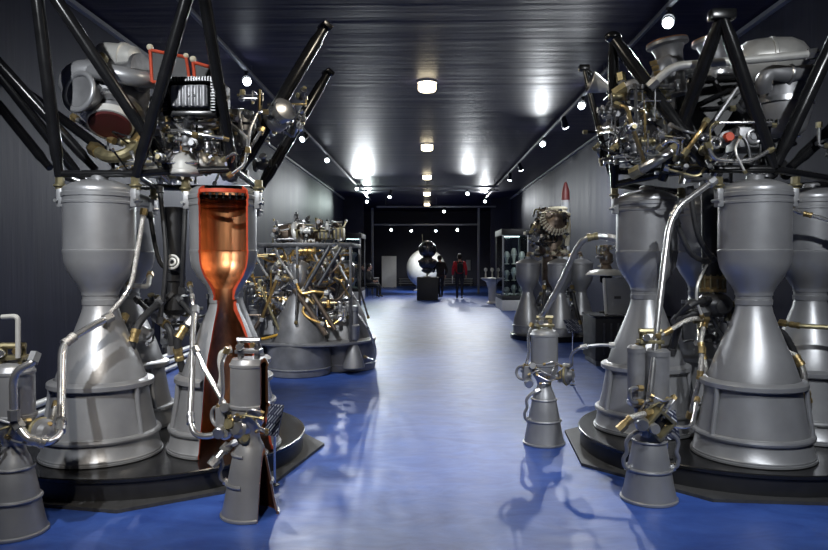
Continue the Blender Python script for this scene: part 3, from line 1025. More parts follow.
part('exhaust_horn', mb, right)
for pts, r, mt in (([P(636, 172, 5.3), P(655, 162, 5.2), P(676, 148, 5.2)], .036, 'steel'), ([P(622, 92, 5.4), P(634, 84, 5.35), P(650, 92, 5.35), P(660, 96, 5.4)], .05, 'silver_dull'),
                   ([P(621, 78, 5.45), P(624, 96, 5.4), P(640, 96, 5.35)], .028, 'steel'), ([P(618, 105, 5.2), P(628, 108, 5.15), P(630, 120, 5.15), P(640, 150, 5.2), P(645, 165, 5.3)], .016, 'brass'),
                   ([P(600, 128, 5.8), P(612, 126, 5.4), P(622, 132, 5.3), P(616, 146, 5.3)], .014, 'chrome'), ([P(600, 133, 5.8), P(612, 131, 5.4), P(620, 137, 5.3), P(613, 148, 5.3)], .014, 'chrome'),
                   ([P(660, 148, 5.1), P(668, 140, 5.05), P(680, 142, 5.05), P(676, 158, 5.1)], .014, 'chrome'), ([P(708, 145, 4.9), P(714, 160, 4.9), P(750, 162, 4.9), P(770, 150, 4.95)], .014, 'chrome'),
                   ([P(740, 138, 4.9), P(734, 150, 4.85), P(745, 172, 4.85)], .008, 'white_metal'), ([P(686, 152, 5.0), P(700, 132, 4.95), P(706, 122, 5.0)], .016, 'brass')):
    pipe(right, pts, r, mt, rad=.08, ends='old_brass')
clutter(right, (P(615, 150, 5.2).x, 5.2, 2.30), (P(668, 150, 5.4).x, 5.6, 2.85), 32, 20, 21, (.005, .012), (.04, .075))
clutter(right, (P(672, 150, 5.0).x, 4.95, 2.20), (P(770, 150, 5.0).x, 5.4, 2.50), 20, 14, 22, (.006, .013), (.04, .07), ('chrome', 'dark_steel', 'steel', 'old_brass'), ('dark_steel', 'steel', 'old_brass'))
clutter(right, (1.75, 5.5, 2.22), (3.1, 6.3, 3.0), 24, 24, 23, (.008, .018), (.06, .13), ('dark_steel', 'steel', 'black_gloss'), ('dark_steel', 'black_matte', 'steel'))
clutter(right, P(588, 150, 6.0) - V((.02, .1, .1)), P(606, 110, 6.0) + V((.02, .1, .05)), 3, 2, 24, (.006, .012), (.04, .06))

# middle of the right engine
cx = P(713, 250, 5.45)
mb = MB().lathe([(0, 2.1), (.09, 2.1), (.085, 1.6), (.075, 1.42), (0, 1.42)], 'black_matte', 24, Matrix.Translation((cx.x, 5.45, 0)))
part('centre_column', mb, right)
mb = MB().lathe([(.0, 1.42), (.098, 1.42), (.098, 1.40), (.085, 1.39), (.085, 1.33), (.098, 1.32), (.098, 1.30), (0, 1.30)], 'brass', 28, Matrix.Translation((cx.x, 5.45, 0)))
for k in range(12):
    a = k * PI / 6
    mb.bar((cx.x + .09 * math.cos(a), 5.45 + .09 * math.sin(a), 1.29), (cx.x + .09 * math.cos(a), 5.45 + .09 * math.sin(a), 1.43), .008, 'old_brass', 6)
part('brass_coupling', mb, right, 'brass coupling ring')
mb = MB().ball((cx.x, 5.42, 1.20), .13, 'dark_steel', (1.05, .9, .75), 28)
mb.turn((cx.x + .02, 5.32, 1.19), (0, -1, 0), [(.02, 0), (.05, 0), (.05, .02), (.015, .03), (0, .03)], 'dark_steel', 20)
part('pump_head', mb, right)
for pts, r in (([P(690, 190, 5.2), P(698, 235, 5.2), P(712, 258, 5.3)], .020), ([P(676, 222, 5.2), P(690, 252, 5.2), P(706, 262, 5.3)], .020), ([P(676, 320, 5.4), P(690, 305, 5.2), P(706, 300, 5.3)], .026),
               ([P(672, 350, 5.5), P(682, 318, 5.3), P(704, 312, 5.3)], .030), ([P(790, 395, 5.3), P(796, 362, 5.3), P(784, 335, 5.3), P(770, 330, 5.3)], .028)):
    pipe(right, pts, r, 'rubber', 'hose', sm=True, ends='dark_steel')
pipe(right, [P(708, 262, 5.3), P(697, 285, 5.2), P(696, 300, 5.2), P(702, 316, 5.25)], .010, 'white_metal', rad=.1)
pipe(right, [P(812, 420, 5.3), P(806, 392, 5.25), P(801, 365, 5.25), P(783, 342, 5.35)], .024, 'braid', 'braided_hose', sm=True, collars=((.3, 'brass'), (.75, 'brass')))
pipe(right, [P(790, 208, 5.3), P(800, 213, 5.2), P(815, 216, 5.15), P(840, 224, 5.1)], .016, 'chrome', collars=((.6, 'brass'),))
pipe(right, [P(783, 323, 5.3), P(800, 326, 5.2), P(845, 328, 5.1)], .018, 'old_brass', collars=((.3, 'brass'),))
for pts, cl in (([P(706, 400, 5.2), P(706, 365, 5.15), P(700, 345, 5.2), P(704, 325, 5.3)], ((.5, 'brass'), (.75, 'brass'))), ([P(690, 415, 5.2), P(700, 378, 5.1), P(702, 350, 5.15)], ((.6, 'brass'),)), ([P(640, 345, 5.3), P(662, 335, 5.2), P(690, 318, 5.25), P(705, 319, 5.3)], ((.4, 'brass'),))):
    pipe(right, pts, .018, 'braid', 'braided_hose', rad=.1, collars=cl)
clutter(right, (2.1, 5.4, .9), (2.45, 5.8, 1.2), 10, 8, 25, (.008, .018), (.05, .09), ('rubber', 'dark_steel', 'chrome'))


# ------------------------------------------------------------------ small steering thrusters on the floor
VNOZ = [(.170, 0), (.178, .004), (.178, .016), (.168, .022), (.150, .10), (.135, .19), (.120, .27), (.100, .37), (.085, .42), (.066, .46), (.058, .50)]
VCH = [(.058, .50), (.066, .53), (.095, .575), (.112, .62), (.114, .655), (.124, .66), (.124, .675), (.114, .68), (.112, .90), (.117, .905), (.117, .92), (.112, .925), (.100, .95), (.06, .965), (.03, .97), (0, .97)]


def thruster(name, loc, label, rz=0, cutaway=False, twin=False, s=1.0, seed=0, left_valve=True, right_valve=True):
    t = thing(name, loc, label, 'rocket thruster', 'small steering thrusters on the floor')
    loc = V(loc)
    Mx = Matrix.Translation(loc) @ Matrix.Rotation(rz, 4, 'Z') @ Matrix.Diagonal((s, s, s, 1))
    rng = random.Random(seed)

    def W(x, y, z):
        return Mx @ V((x, y, z))
    dz = lambda v: (Mx.to_3x3() @ V(v)).normalized()
    inn = [(max(.035, r - .012), z) for r, z in VNOZ]
    if cutaway:
        outer = VNOZ + VCH[1:-3]
        th = .013
        inner = [(max(.04, r - th), min(z, .93)) for r, z in outer]
        mb = MB().lathe(outer + [(0, .955)], 'silver', 48, Mx)
        mb.lathe([(0, .935)] + list(reversed(inner)) + [outer[0]], 'copper_dark', 48, Mx)
        ch = part('thrust_chamber', mb, t, 'sliced open body with dark copper lining')
        R = Matrix.Rotation(rz, 3, 'Z')
        cut(ch, W(.388, -.30, .5), (.60 * s, .62 * s, 1.4), R, 'copper')
        nz = ch
    else:
        mb = MB().lathe(VNOZ, 'silver', 48, Mx)
        mb.lathe([VNOZ[0]] + inn + [(0, .50)], 'dark_steel', 48, Mx)
        nz = part('nozzle', mb, t)
        if twin:
            mb = MB()
            mb.lathe([(.058, .50), (.09, .55), (.10, .58), (.06, .60), (0, .60)], 'silver_dull', 32, Mx)
            for x, r, z0, z1 in ((.045, .075, .62, .94), (-.085, .055, .64, .96)):
                mb.lathe([(0, z0 - .02), (r * .7, z0 - .02), (r, z0), (r, z1 - .03), (r * 1.06, z1 - .03), (r * 1.06, z1), (r * .8, z1 + .015), (0, z1 + .02)], 'silver_dull', 32, Mx @ Matrix.Translation((x, 0, 0)))
            mb.box(W(-.02, 0, .61), (.22 * s, .12 * s, .03 * s), 'steel', Matrix.Rotation(rz, 3, 'Z'), .006)
            ch = part('thrust_chamber', mb, t, 'twin cylinder upper body')
        else:
            ch = part('thrust_chamber', MB().lathe(VCH, 'silver', 48, Mx), t)
    a0, a1 = (-.05 + rz, 1.47 * PI + rz) if cutaway else (0, 2 * PI)
    Tz = Matrix.Translation(loc)
    for z, R_, r_ in ((.20, .137, .011), (.375, .103, .009)):
        n = 40
        pts = [loc + V((R_ * s * math.cos(a0 + (a1 - a0) * k / n), R_ * s * math.sin(a0 + (a1 - a0) * k / n), z * s)) for k in range(n + (1 if cutaway else 0))]
        part('coolant_ring', MB().tube(pts, r_ * s, 'silver', 8, closed=not cutaway), nz)
    # brass manifold frame on top
    mb = MB()
    zt = .975 if not twin else .98
    for x in (-.05, .05):
        for y in (-.03, .03):
            mb.bar(W(x, y, zt - .03), W(x, y, zt + .085), .011 * s, ('steel' if cutaway else 'old_brass'), 8)
    mb.bar(W(-.07, 0, zt + .085), W(.07, 0, zt + .085), .018 * s, ('steel' if cutaway else 'old_brass'), 8)
    mb.box(W(0, 0, zt + .02), (.15 * s, .10 * s, .022 * s), ('steel' if cutaway else 'old_brass'), Matrix.Rotation(rz, 3, 'Z'), .004)
    mb.disc(W(-.04, -.04, zt + .05), W(-.04, -.07, zt + .05), .022 * s, 'chrome', 16)
    mb.disc(W(.035, -.03, zt + .06), W(.035, -.06, zt + .06), .018 * s, 'brass', 6)
    part('top_manifold', mb, t)
    # side loop pipe on the bell
    for sx in ((-1, 1) if twin else (-1,)):
        pts = [W(sx * .07, -.06, .455), W(sx * .13, -.07, .43), W(sx * .165, -.06, .38), W(sx * .150, -.05, .31), W(sx * .175, -.04, .27), W(sx * .165, -.03, .215), W(sx * .135, -.02, .20)]
        pipe(t, pts, .013 * s, 'silver_dull', rad=.05, ends='steel')
    # gimbal and valves
    if left_valve:
        mb = MB()
        mb.box(W(-.155, -.02, .60), (.06 * s, .12 * s, .13 * s), 'silver_dull', Matrix.Rotation(rz, 3, 'Z'), .01)
        mb.torus(W(-.19, -.03, .60), .055 * s, .012 * s, 'silver_dull', dz((-.6, -.8, 0)), 28)
        mb.disc(W(-.15, -.07, .53), W(-.15, -.13, .52), .035 * s, 'steel', 16)
        mb.disc(W(-.12, -.06, .66), W(-.12, -.11, .67), .028 * s, 'steel', 16)
        mb.bar(W(-.2, 0, .62), W(-.06, 0, .62), .022 * s, 'steel', 12)
        part('gimbal_bracket', mb, t)
        pipe(t, [W(-.12, -.05, 1.0), W(-.15, -.06, .93), W(-.14, -.06, .75), W(-.17, -.05, .66)], .012 * s, 'chrome', rad=.05)
    if right_valve:
        mb = MB()
        c = W(.17, -.06, .58)
        mb.turn(c, dz((.8, -.5, .1)), [(0, -.07 * s), (.03 * s, -.07 * s), (.06 * s, -.03 * s), (.075 * s, 0), (.075 * s, .02 * s), (.055 * s, .03 * s), (.04 * s, .06 * s), (.02 * s, .07 * s), (0, .07 * s)], 'silver_dull', 28)
        mb.torus(c, .072 * s, .012 * s, 'old_brass', dz((.8, -.5, .1)), 28)
        mb.bar(W(.05, -.02, .56), W(.17, -.06, .58), .026 * s, 'steel', 12)
        for k in range(6):
            q = Mx.to_3x3() @ V((.05 * math.sin(k), .04 * math.cos(k * 1.7), .06 * math.cos(k)))
            nut(mb, c + q, dz((math.cos(k), -.6, math.sin(k))), .014 * s, 'brass' if k % 2 else 'chrome', .05 * s)
        part('propellant_valve', mb, t)
    for k in range(7):
        a = W(rng.uniform(-.13, .13), -.09, rng.uniform(.50, .68))
        b_ = W(rng.uniform(-.15, .15), -.12, rng.uniform(.52, .70))
        if (a - b_).length > .05:
            pipe(t, [a, (a + b_) / 2 + V((0, -.03, rng.uniform(-.04, .04))), b_], .007 * s, rng.choice(['chrome', 'steel', 'old_brass']), rad=.03, seg=8)
    return t, W


FV, W = thruster('steering_thruster', (.985, 5.88, 0), 'small silver thruster with drum shaped body left of the right platform, curved pipe on top', .05, seed=1)
pipe(FV, [W(-.03, 0, 1.05), P(545, 312, 5.85), P(560, 285, 5.8), P(578, 246, 5.72), P(584, 239, 5.7), P(596, 236, 5.68), P(611, 238, 5.68)], .024, 'steel', 'feed_pipe', rad=.12, ends='braid', seg=14, collars=((.85, 'old_brass'),))
pipe(FV, [W(.17, -.05, .66), P(572, 366, 5.75), P(571, 354, 5.7), P(580, 347, 5.65), P(598, 345, 5.65), P(612, 345, 5.62)], .015, 'steel', 'feed_pipe', rad=.08, ends='white_metal', collars=((.7, 'white_metal'),))

RV, W = thruster('steering_thruster', (1.435, 4.52, 0), 'small grey thruster with twin cylinders standing before the right platform', .0, twin=True, seed=2, s=1.02, left_valve=False, right_valve=False)
pipe(RV, [P(646, 432, 4.42), P(650, 395, 4.42), P(660, 300, 4.55), P(668, 232, 4.65), P(672, 218, 4.66), P(680, 205, 4.68), P(712, 182, 4.75)], .021, 'chrome', 'feed_pipe', rad=.1, ends='steel', seg=14, collars=((.12, 'steel'), (.78, 'steel')))
pipe(RV, [P(622, 427, 4.35), P(632, 417, 4.35), P(648, 413, 4.4)], .02, 'braid', 'braided_hose', rad=.08, ends='brass', collars=((.25, 'brass'),))
pipe(RV, [P(666, 425, 4.45), P(685, 428, 4.4), P(693, 425, 4.45), P(697, 400, 4.6)], .012, 'chrome', 'feed_pipe', rad=.05)
mb = MB()
q = P(657, 423, 4.42)
Rb = Matrix.Rotation(.7, 3, 'Y') @ Matrix.Rotation(.3, 3, 'Z')
for (dx, dz_, w_, h_) in ((0, .07, .16, .02), (0, -.07, .16, .02), (-.07, 0, .02, .16), (.07, 0, .02, .16)):
    mb.box(q + Rb @ V((dx, 0, dz_)), (w_, .10, h_), 'old_brass', Rb, .004)
mb.box(q + V((0, .03, 0)), (.10, .06, .10), 'black_matte', Rb, .01)
part('gimbal_bracket', mb, RV, 'brass square gimbal frame')
mb = MB().turn(q + V((-.10, -.02, 0)), V((-.2, -1, 0)), [(0, .05), (.035, .05), (.045, .03), (.045, -.03), (0, -.03)], 'steel', 20)
mb.turn(q + V((-.04, -.05, -.02)), V((.1, -1, 0)), [(0, .04), (.03, .04), (.035, .02), (.035, -.03), (0, -.03)], 'silver_dull', 20)
part('propellant_valve', mb, RV)
pipe(RV, [P(640, 402, 4.42), P(630, 402, 4.4), P(630, 388, 4.4), P(640, 388, 4.42)], .012, 'steel', 'handle_loop', rad=.03)

CV, W = thruster('steering_thruster', (-1.075, 4.20, 0), 'small thruster sliced open to copper, standing before the left platform', -.05, cutaway=True, seed=3, right_valve=False)
pipe(CV, [P(232, 428, 4.15), P(222, 433, 4.12), P(205, 437, 4.12), P(194, 434, 4.15), P(190, 420, 4.2), P(192, 380, 4.35), P(193, 330, 4.55), P(195, 310, 4.65)], .019, 'chrome', 'feed_pipe', rad=.06, ends='steel', seg=14, collars=((.60, 'steel'),))
pipe(CV, [P(196, 350, 4.3), P(205, 370, 4.22), P(228, 410, 4.15)], .014, 'chrome', 'feed_pipe', rad=.05, ends='steel')
pipe(CV, [P(228, 350, 4.2), P(221, 352, 4.18), P(219, 362, 4.18), P(222, 375, 4.18), P(219, 388, 4.2)], .014, 'white_metal', 'feed_pipe', rad=.05, ends='steel')
mb = MB()
for k, (px, py, r, mt) in enumerate(((240, 428, .06, 'steel'), (232, 424, .045, 'old_brass'), (226, 433, .04, 'chrome'), (238, 416, .035, 'steel'), (244, 438, .035, 'old_brass'))):
    q = P(px, py, 4.14)
    mb.turn(q, V((-.4 + .2 * k, -1, .2)), [(0, .05), (r * .6, .05), (r * .7, .03), (r, .02), (r, -.03), (0, -.03)], mt, 20)
part('propellant_valve', mb, CV)
pipe(CV, [P(226, 448, 4.15), P(220, 455, 4.12), P(214, 462, 4.1)], .02, 'chrome', 'drain_stub', rad=.04, ends='steel')

LV, W = thruster('steering_thruster', (-2.34, 3.90, 0), 'small silver thruster with chrome pipes, cut by the left edge of the photo', .15, seed=4, left_valve=False)
pipe(LV, [P(18, 425, 3.78), P(28, 440, 3.75), P(46, 443, 3.8), P(58, 438, 3.9), P(61, 425, 4.0), P(62, 352, 4.3), P(66, 342, 4.35), P(92, 326, 4.5), P(108, 318, 4.6)], .024, 'chrome', 'feed_pipe', rad=.08, ends='steel', seg=14, collars=((.16, 'chrome'), (.50, 'steel'), (.82, 'braid')))
pipe(LV, [P(14, 415, 3.76), P(13, 380, 3.76), P(18, 370, 3.76), P(32, 363, 3.78), P(34, 358, 3.8)], .022, 'chrome', 'feed_pipe', rad=.06, ends='steel', seg=14)
pipe(LV, [P(18, 358, 3.85), P(18, 316, 3.85), P(2, 317, 3.85)], .014, 'white_metal', 'feed_pipe', rad=.03, ends='')
pipe(LV, [P(44, 432, 3.9), P(52, 420, 4.0), P(56, 405, 4.1)], .014, 'braid', 'braided_hose', rad=.05, ends='brass')

# captions on small stands
def caption(p, w, h, rx, rz, label, zbase):
    t = thing('caption_plate', (p.x, p.y, zbase), label, 'caption plate', 'caption plates')
    R = Matrix.Rotation(rz, 3, 'Z') @ Matrix.Rotation(rx, 3, 'X')
    mb = MB().box(p, (w, .012, h), 'caption', R, .002)
    part('plate', mb, t)
    mb = MB().bar((p.x, p.y + .015, zbase), p + V((0, .012, 0)), .008, 'chrome', 8)
    mb.disc((p.x, p.y + .015, zbase), (p.x, p.y + .015, zbase + .008), .035, 'black_matte', 16)
    part('stand', mb, t)


caption(P(274, 420, 4.66), .11, .21, -.35, -.45, 'tilted dark caption plate beside the sliced thruster', .0225)
caption(P(669, 425, 4.85), .13, .20, -.3, .25, 'dark blue caption plate behind the twin cylinder thruster', .168)
caption(P(573, 326, 8.6), .21, .18, -.6, .5, 'tilted caption plate on the floor before the distant right engine', .0)

# ------------------------------------------------------------------ second engine on the left: four nozzles in a black frame
c = P(312, 345, 9.9)
c = V((c.x, 9.9, 0))
ml = thing('rocket_engine', c, 'four nozzle engine tangled in golden pipes inside a black frame, left beside the aisle', 'rocket engine', 'mid-size engines along the hall')
T = Matrix.Translation(c)
mb = MB()
N2 = [(.415, .002), (.425, .01), (.43, .05), (.432, .20), (.42, .40), (.36, .45), (.325, .60), (.28, .76), (.20, .92), (.12, 1.06), (.085, 1.12), (.085, 1.15), (.10, 1.18), (.135, 1.22), (.145, 1.26), (.145, 1.46), (.12, 1.50), (.06, 1.53), (0, 1.53)]
noff = [(-.10, -.48), (.47, .02), (.06, .52), (-.52, .10)]
plate_r = .90
for x, y in noff:
    Tn = Matrix.Translation(c + V((x, y, 0)))
    mb = MB().lathe(N2[:11], 'silver_dull', 48, Tn)
    mb.lathe([(.415, .002), (.40, .01), (.42, .2), (.40, .40), (0, .9)], 'dark_steel', 48, Tn)
    nz = part('nozzle', mb, ml)
    mb = MB().torus(c + V((x, y, .10)), .436, .010, 'silver', (0, 0, 1), 48)
    part('stiffening_flange', mb, nz)
    mb = MB().lathe(N2[10:], 'steel', 36, Tn)
    part('combustion_chamber', mb, ml)
    for k in range(3):
        a = k * 2.1 + x * 3 - 1.2
        q = c + V((x, y, 0))
        pipe(ml, [q + V((.15 * math.cos(a), .15 * math.sin(a), 1.45)), q + V((.19 * math.cos(a), .19 * math.sin(a), 1.2)), q + V((.33 * math.cos(a), .33 * math.sin(a), .72))], .014, 'dark_steel', rad=.06)
mb = MB().lathe([(.58, .405), (plate_r, .405), (plate_r + .01, .415), (plate_r + .01, .435), (plate_r, .445), (.58, .445), (.58, .405)], 'silver_dull', 96, T)
for x, y in noff:
    pass
part('support_ring', mb, ml)
for a in (.62, 2.1, 3.95):
    p = c + V((.80 * math.cos(a), .80 * math.sin(a), 0))
    part('ring_leg', MB().bar(p, p + V((0, 0, .41)), .02, 'black_gloss', 10), ml)
# black frame
fz = 1.74
fc = [c + V((x, y, 0)) for x, y in ((-.80, -.62), (.62, -.62), (.62, .62), (-.80, .62))]
for i in range(4):
    p, q = fc[i], fc[(i + 1) % 4]
    part('frame_rail', MB().box((p + q) / 2 + V((0, 0, fz)), ((q - p).length + .04 if i % 2 == 0 else .045, .045 if i % 2 == 0 else (q - p).length, .05), 'dark_steel', None, .006), ml)
    for f in ((0, .5) if i % 2 == 0 else (0,)):
        r_ = p.lerp(q, f)
        part('frame_post', MB().box(r_ + V((0, 0, (fz + .445) / 2)), (.036, .036, fz - .445), 'dark_steel', None, .006), ml)
for x in (-.38, -.15, .12, .4):
    part('frame_rail', MB().box(c + V((x, 0, fz)), (.035, 1.24, .04), 'dark_steel', None, .006), ml)
for x0, x1 in ((-.70, -.45), (-.40, -.12), (.10, .35), (.35, .58)):
    pipe(ml, [c + V((x0, -.60, fz - .02)), c + V((x0 + .06, -.6, fz - .18)), c + V((x1, -.6, 1.25))], .020, 'steel', rad=.08, ends='dark_steel')
# inclined brass tubes
for (x0, z0), (x1, z1), mt, r in (((-.12, 1.15), (.30, .55), 'bronze', .035), ((.05, 1.2), (.42, .62), 'bronze', .03), ((-.45, .95), (-.72, .50), 'bronze', .03), ((.35, 1.72), (.02, 1.15), 'dark_steel', .028), ((.5, 1.7), (.2, 1.2), 'dark_steel', .024), ((-.6, 1.25), (-.3, .55), 'old_brass', .02)):
    mb = MB().bar(c + V((x0, -.66, z0)), c + V((x1, -.70, z1)), r, mt, 14)
    part('inclined_tube', mb, ml)
for pts in ([(.28, -.62, 1.62), (.20, -.66, 1.5), (.10, -.66, 1.35), (0, -.64, 1.15)], [(.36, -.6, 1.66), (.28, -.64, 1.58), (.16, -.64, 1.44)], [(-.85, -.5, .50), (-.7, -.75, .50), (-.52, -.72, .50), (-.3, -.7, .56)],
            [(.05, -.66, 1.0), (.0, -.7, .85), (.12, -.72, .75), (.25, -.7, .7)], [(-.35, -.66, 1.3), (-.42, -.68, 1.1), (-.5, -.7, .9), (-.55, -.7, .75)], [(-.1, -.68, 1.25), (-.02, -.7, 1.1), (.15, -.7, 1.12), (.3, -.68, 1.1)]):
    pipe(ml, [c + V(p) for p in pts], .019, 'yellow' if pts[0][2] < .8 else 'gold', 'golden_hose', sm=True, ends='white_metal')
clutter(ml, c + V((-.78, -.66, .75)), c + V((.6, -.2, 1.66)), 55, 36, 41, (.008, .017), (.06, .11), ('gold', 'chrome', 'brass', 'steel', 'bronze', 'gold'), ('white_metal', 'brass', 'dark_steel', 'bone', 'steel', 'gold'))
clutter(ml, c + V((-.6, -.2, .7)), c + V((.6, .5, 1.6)), 12, 10, 42, (.015, .03), (.1, .16), ('dark_steel', 'bronze'), ('dark_steel', 'bronze'))
# turbopump on top
q = c + V((-.10, -.25, 1.80))
mb = MB().turn(q + V((-.32, 0, .08)), V((1, 0, .05)), [(0, 0), (.08, 0), (.12, .02), (.14, .06), (.14, .16), (.10, .2), (.10, .3), (.15, .32), (.15, .36), (.10, .38), (.08, .5), (.12, .52), (.12, .6), (0, .62)], 'bronze', 32)
part('turbopump', mb, ml)
mb = MB().torus(q + V((-.02, -.05, .10)), .13, .045, 'white_metal', (.9, -.3, .3), 36, 14)
part('volute', mb, ml, 'pale pinkish volute')
mb = MB().box(q + V((.42, 0, .10)), (.34, .3, .16), 'old_brass', None, .02)
for k in range(6):
    mb.box(q + V((.28 + .055 * k, -.155, .10)), (.02, .02, .13), 'dark_steel')
part('control_box', mb, ml)
clutter(ml, q + V((-.35, -.25, -.05)), q + V((.6, .15, .28)), 22, 20, 43, (.007, .016), (.05, .10), ('dark_steel', 'chrome', 'old_brass', 'steel'), ('dark_steel', 'white_metal', 'bronze', 'steel'))
# outer vernier nozzles on the ring
for a in (-.70, -2.55, .85, 2.4):
    p = c + V((.85 * math.cos(a), .85 * math.sin(a), 0))
    mb = MB().lathe([(.145, .09), (.15, .10), (.135, .17), (.10, .29), (.065, .38), (.05, .41), (.05, .45), (.075, .48), (.078, .62), (.085, .63), (.085, .66), (.06, .68), (.06, .85), (.07, .86), (.07, .92), (0, .93)], 'silver_dull', 32, Matrix.Translation(p))
    mb.lathe([(.145, .09), (.06, .37), (0, .38)], 'black_matte', 32, Matrix.Translation(p))
    part('steering_nozzle', mb, ml)
pipe(ml, [c + V((.66, -.48, .85)), c + V((.84, -.48, .62)), c + V((.94, -.4, .32)), c + V((.92, -.35, .15)), c + V((.80, -.45, .22))], .016, 'steel', rad=.06)

# ------------------------------------------------------------------ second engine on the right
c = V((P(552, 300, 13.75).x, 13.75, 0))
mr_ = thing('rocket_engine', c, 'four-chamber engine with bronze finned turbopump, on black disc by the right wall', 'rocket engine', 'mid-size engines along the hall')
single('display_platform', MB().lathe([(0, .10), (.80, .10), (.81, .09), (.81, .01), (.80, 0), (0, 0)], 'black_gloss', 64, Matrix.Translation(c)), c, 'low black disc platform under the distant right engine', 'platform', 'round black platforms')
mr_.location = c + V((0, 0, .10))
N3 = [(.285, .10), (.295, .105), (.295, .13), (.285, .135), (.285, .24), (.292, .245), (.292, .265), (.280, .27), (.26, .40), (.20, .60), (.145, .76), (.112, .86), (.105, .90)]
C3 = [(.105, .90), (.11, .94), (.14, 1.00), (.195, 1.09), (.22, 1.15), (.228, 1.22), (.228, 1.43), (.236, 1.44), (.236, 1.47), (.22, 1.49), (.12, 1.54), (.05, 1.56), (.05, 1.60), (0, 1.60)]
for x, y in ((.06, -.48), (-.48, -.02), (.56, .0), (.0, .48)):
    Tn = Matrix.Translation(c + V((x, y, 0)))
    nz = part('nozzle', MB().lathe(N3, 'silver', 48, Tn).lathe([(.285, .10), (.25, .3), (0, .8)], 'dark_steel', 48, Tn), mr_)
    part('combustion_chamber', MB().lathe(C3, 'silver', 48, Tn), mr_)
    pipe(mr_, [c + V((x * .6, y * .6, 1.62)), c + V((x, y, 1.68)), c + V((x, y, 1.58))], .03, 'bronze', rad=.06)
for s_, x in ((-1, -.2), (1, .33)):
    pipe(mr_, [c + V((x, -.3, 1.0)), c + V((x + .03 * s_, -.42, .7)), c + V((x + .10 * s_, -.5, .35))], .035, 'rubber', 'hose', sm=True)
mb = MB().lathe([(0, 1.0), (.18, 1.0), (.2, 1.1), (.2, 1.6), (.28, 1.65), (.28, 1.9), (.2, 2.0), (.2, 2.3), (0, 2.35)], 'bronze', 36, T @ Matrix.Translation(c - V(T.translation)))
part('pump_column', mb, mr_)
q = c + V((-.03, -.42, 2.27))
TD = V((.25, -.75, .45))
mb = MB().turn(q, TD, [(0, -.1), (.24, -.1), (.27, -.05), (.27, .0), (.22, .03), (.15, .06), (.10, .14), (.06, .17), (0, .18)], 'bronze', 40)
for k in range(26):
    a = k / 26 * 2 * PI
    M_ = Matrix.Translation(q) @ frame_z(TD)
    mb.bar(M_ @ V((.28 * math.cos(a), .28 * math.sin(a), -.06)), M_ @ V((.22 * math.cos(a), .22 * math.sin(a), .06)), .018, 'bone', 8)
part('finned_turbine', mb, mr_, 'dark bronze turbine ringed with fins')
mb = MB().torus(c + V((.08, -.1, 2.52)), .16, .035, 'bone', (0, 0, 1), 32)
mb.lathe([(0, 2.45), (.15, 2.45), (.15, 2.56), (0, 2.56)], 'old_brass', 28, Matrix.Translation(c + V((.08, -.1, 0))))
part('pump_inlet', mb, mr_)
mb = MB().tube(smooth_path([c + V((.10, -.25, 2.45)), c + V((.20, -.35, 2.40)), c + V((.25, -.3, 2.15)), c + V((.22, -.3, 1.8))]), .05, 'bone', 14)
part('exhaust_duct', mb, mr_)
clutter(mr_, c + V((-.42, -.5, 1.62)), c + V((.20, .1, 2.42)), 34, 44, 51, (.012, .026), (.06, .12), ('bronze', 'dark_steel', 'old_brass', 'black_gloss'), ('bronze', 'dark_steel', 'bone', 'bronze', 'black_matte'))
clutter(mr_, c + V((-.3, -.4, .5)), c + V((.35, .2, 1.1)), 10, 6, 52, (.015, .03), (.06, .1), ('dark_steel', 'rubber', 'steel'))

# rocket model with red nose behind it
p = P(565, 300, 15.2)
rm = thing('rocket_model', (p.x, 15.2, 0), 'slim grey rocket model with dark red nose, standing by the right wall', 'rocket model')
Tn = Matrix.Translation((p.x, 15.2, 0))
part('body', MB().lathe([(0, 0), (.13, 0), (.13, .05), (.10, .3), (.085, 2.84), (0, 2.84)], 'grey_paint', 32, Tn), rm)
part('nose_cone', MB().lathe([(0, 2.82), (.088, 2.82), (.088, 2.95), (.075, 3.04), (.05, 3.13), (.025, 3.2), (0, 3.22)], 'dark_red', 32, Tn), rm, 'dark red pointed nose')
for k in range(4):
    a = k * PI / 2 + .4
    d = V((math.cos(a), math.sin(a), 0))
    mb = MB().box(V((p.x, 15.2, .16)) + d * .18, (.16, .015, .32), 'grey_paint', Matrix.Rotation(a, 3, 'Z'), .003)
    part('fin', mb, rm)

# cabinet with small exhibits beside the big right engine
cb = thing('display_cabinet', (2.95, 10.5, 0), 'low black cabinet against the right wall behind the right engine', 'cabinet')
part('body', MB().box((2.95, 10.5, .39), (1.05, .8, .62), 'black_matte', None, .01), cb)
part('plinth', MB().box((2.95, 10.52, .04), (1.0, .74, .08), 'dark_steel', None, .005), cb)
part('top', MB().box((2.95, 10.5, .715), (1.09, .84, .03), 'black_gloss', None, .006), cb)
for x in (2.55, 2.65, 2.75):
    part('rail', MB().box((x, 10.09, .40), (.025, .02, .45), 'dark_steel', None, .004), cb)
p = P(617, 300, 10.35)
R = Matrix.Rotation(-.28, 3, 'X')
pl = thing('information_panel', (p.x, 10.45, .73), 'slanted grey information panel standing on the black cabinet', 'panel')
part('board', MB().box((p.x + .06, 10.42, .73 + .27), (.40, .04, .54), 'grey_paint', R, .006), pl)
part('board_edge', MB().box((p.x - .16, 10.42, .73 + .27), (.03, .06, .54), 'white_paint', R, .004), pl)
part('text_block', MB().box((p.x + .02, 10.39, .98), (.10, .006, .04), 'dark_steel', R), pl)
p = P(606, 272, 10.75)
se = thing('small_rocket_engine', (p.x, 10.75, .73), 'small dark engine with silver dish on post above the black cabinet', 'rocket engine', 'small engines along the hall')
Tn = Matrix.Translation((p.x, 10.75, 0))
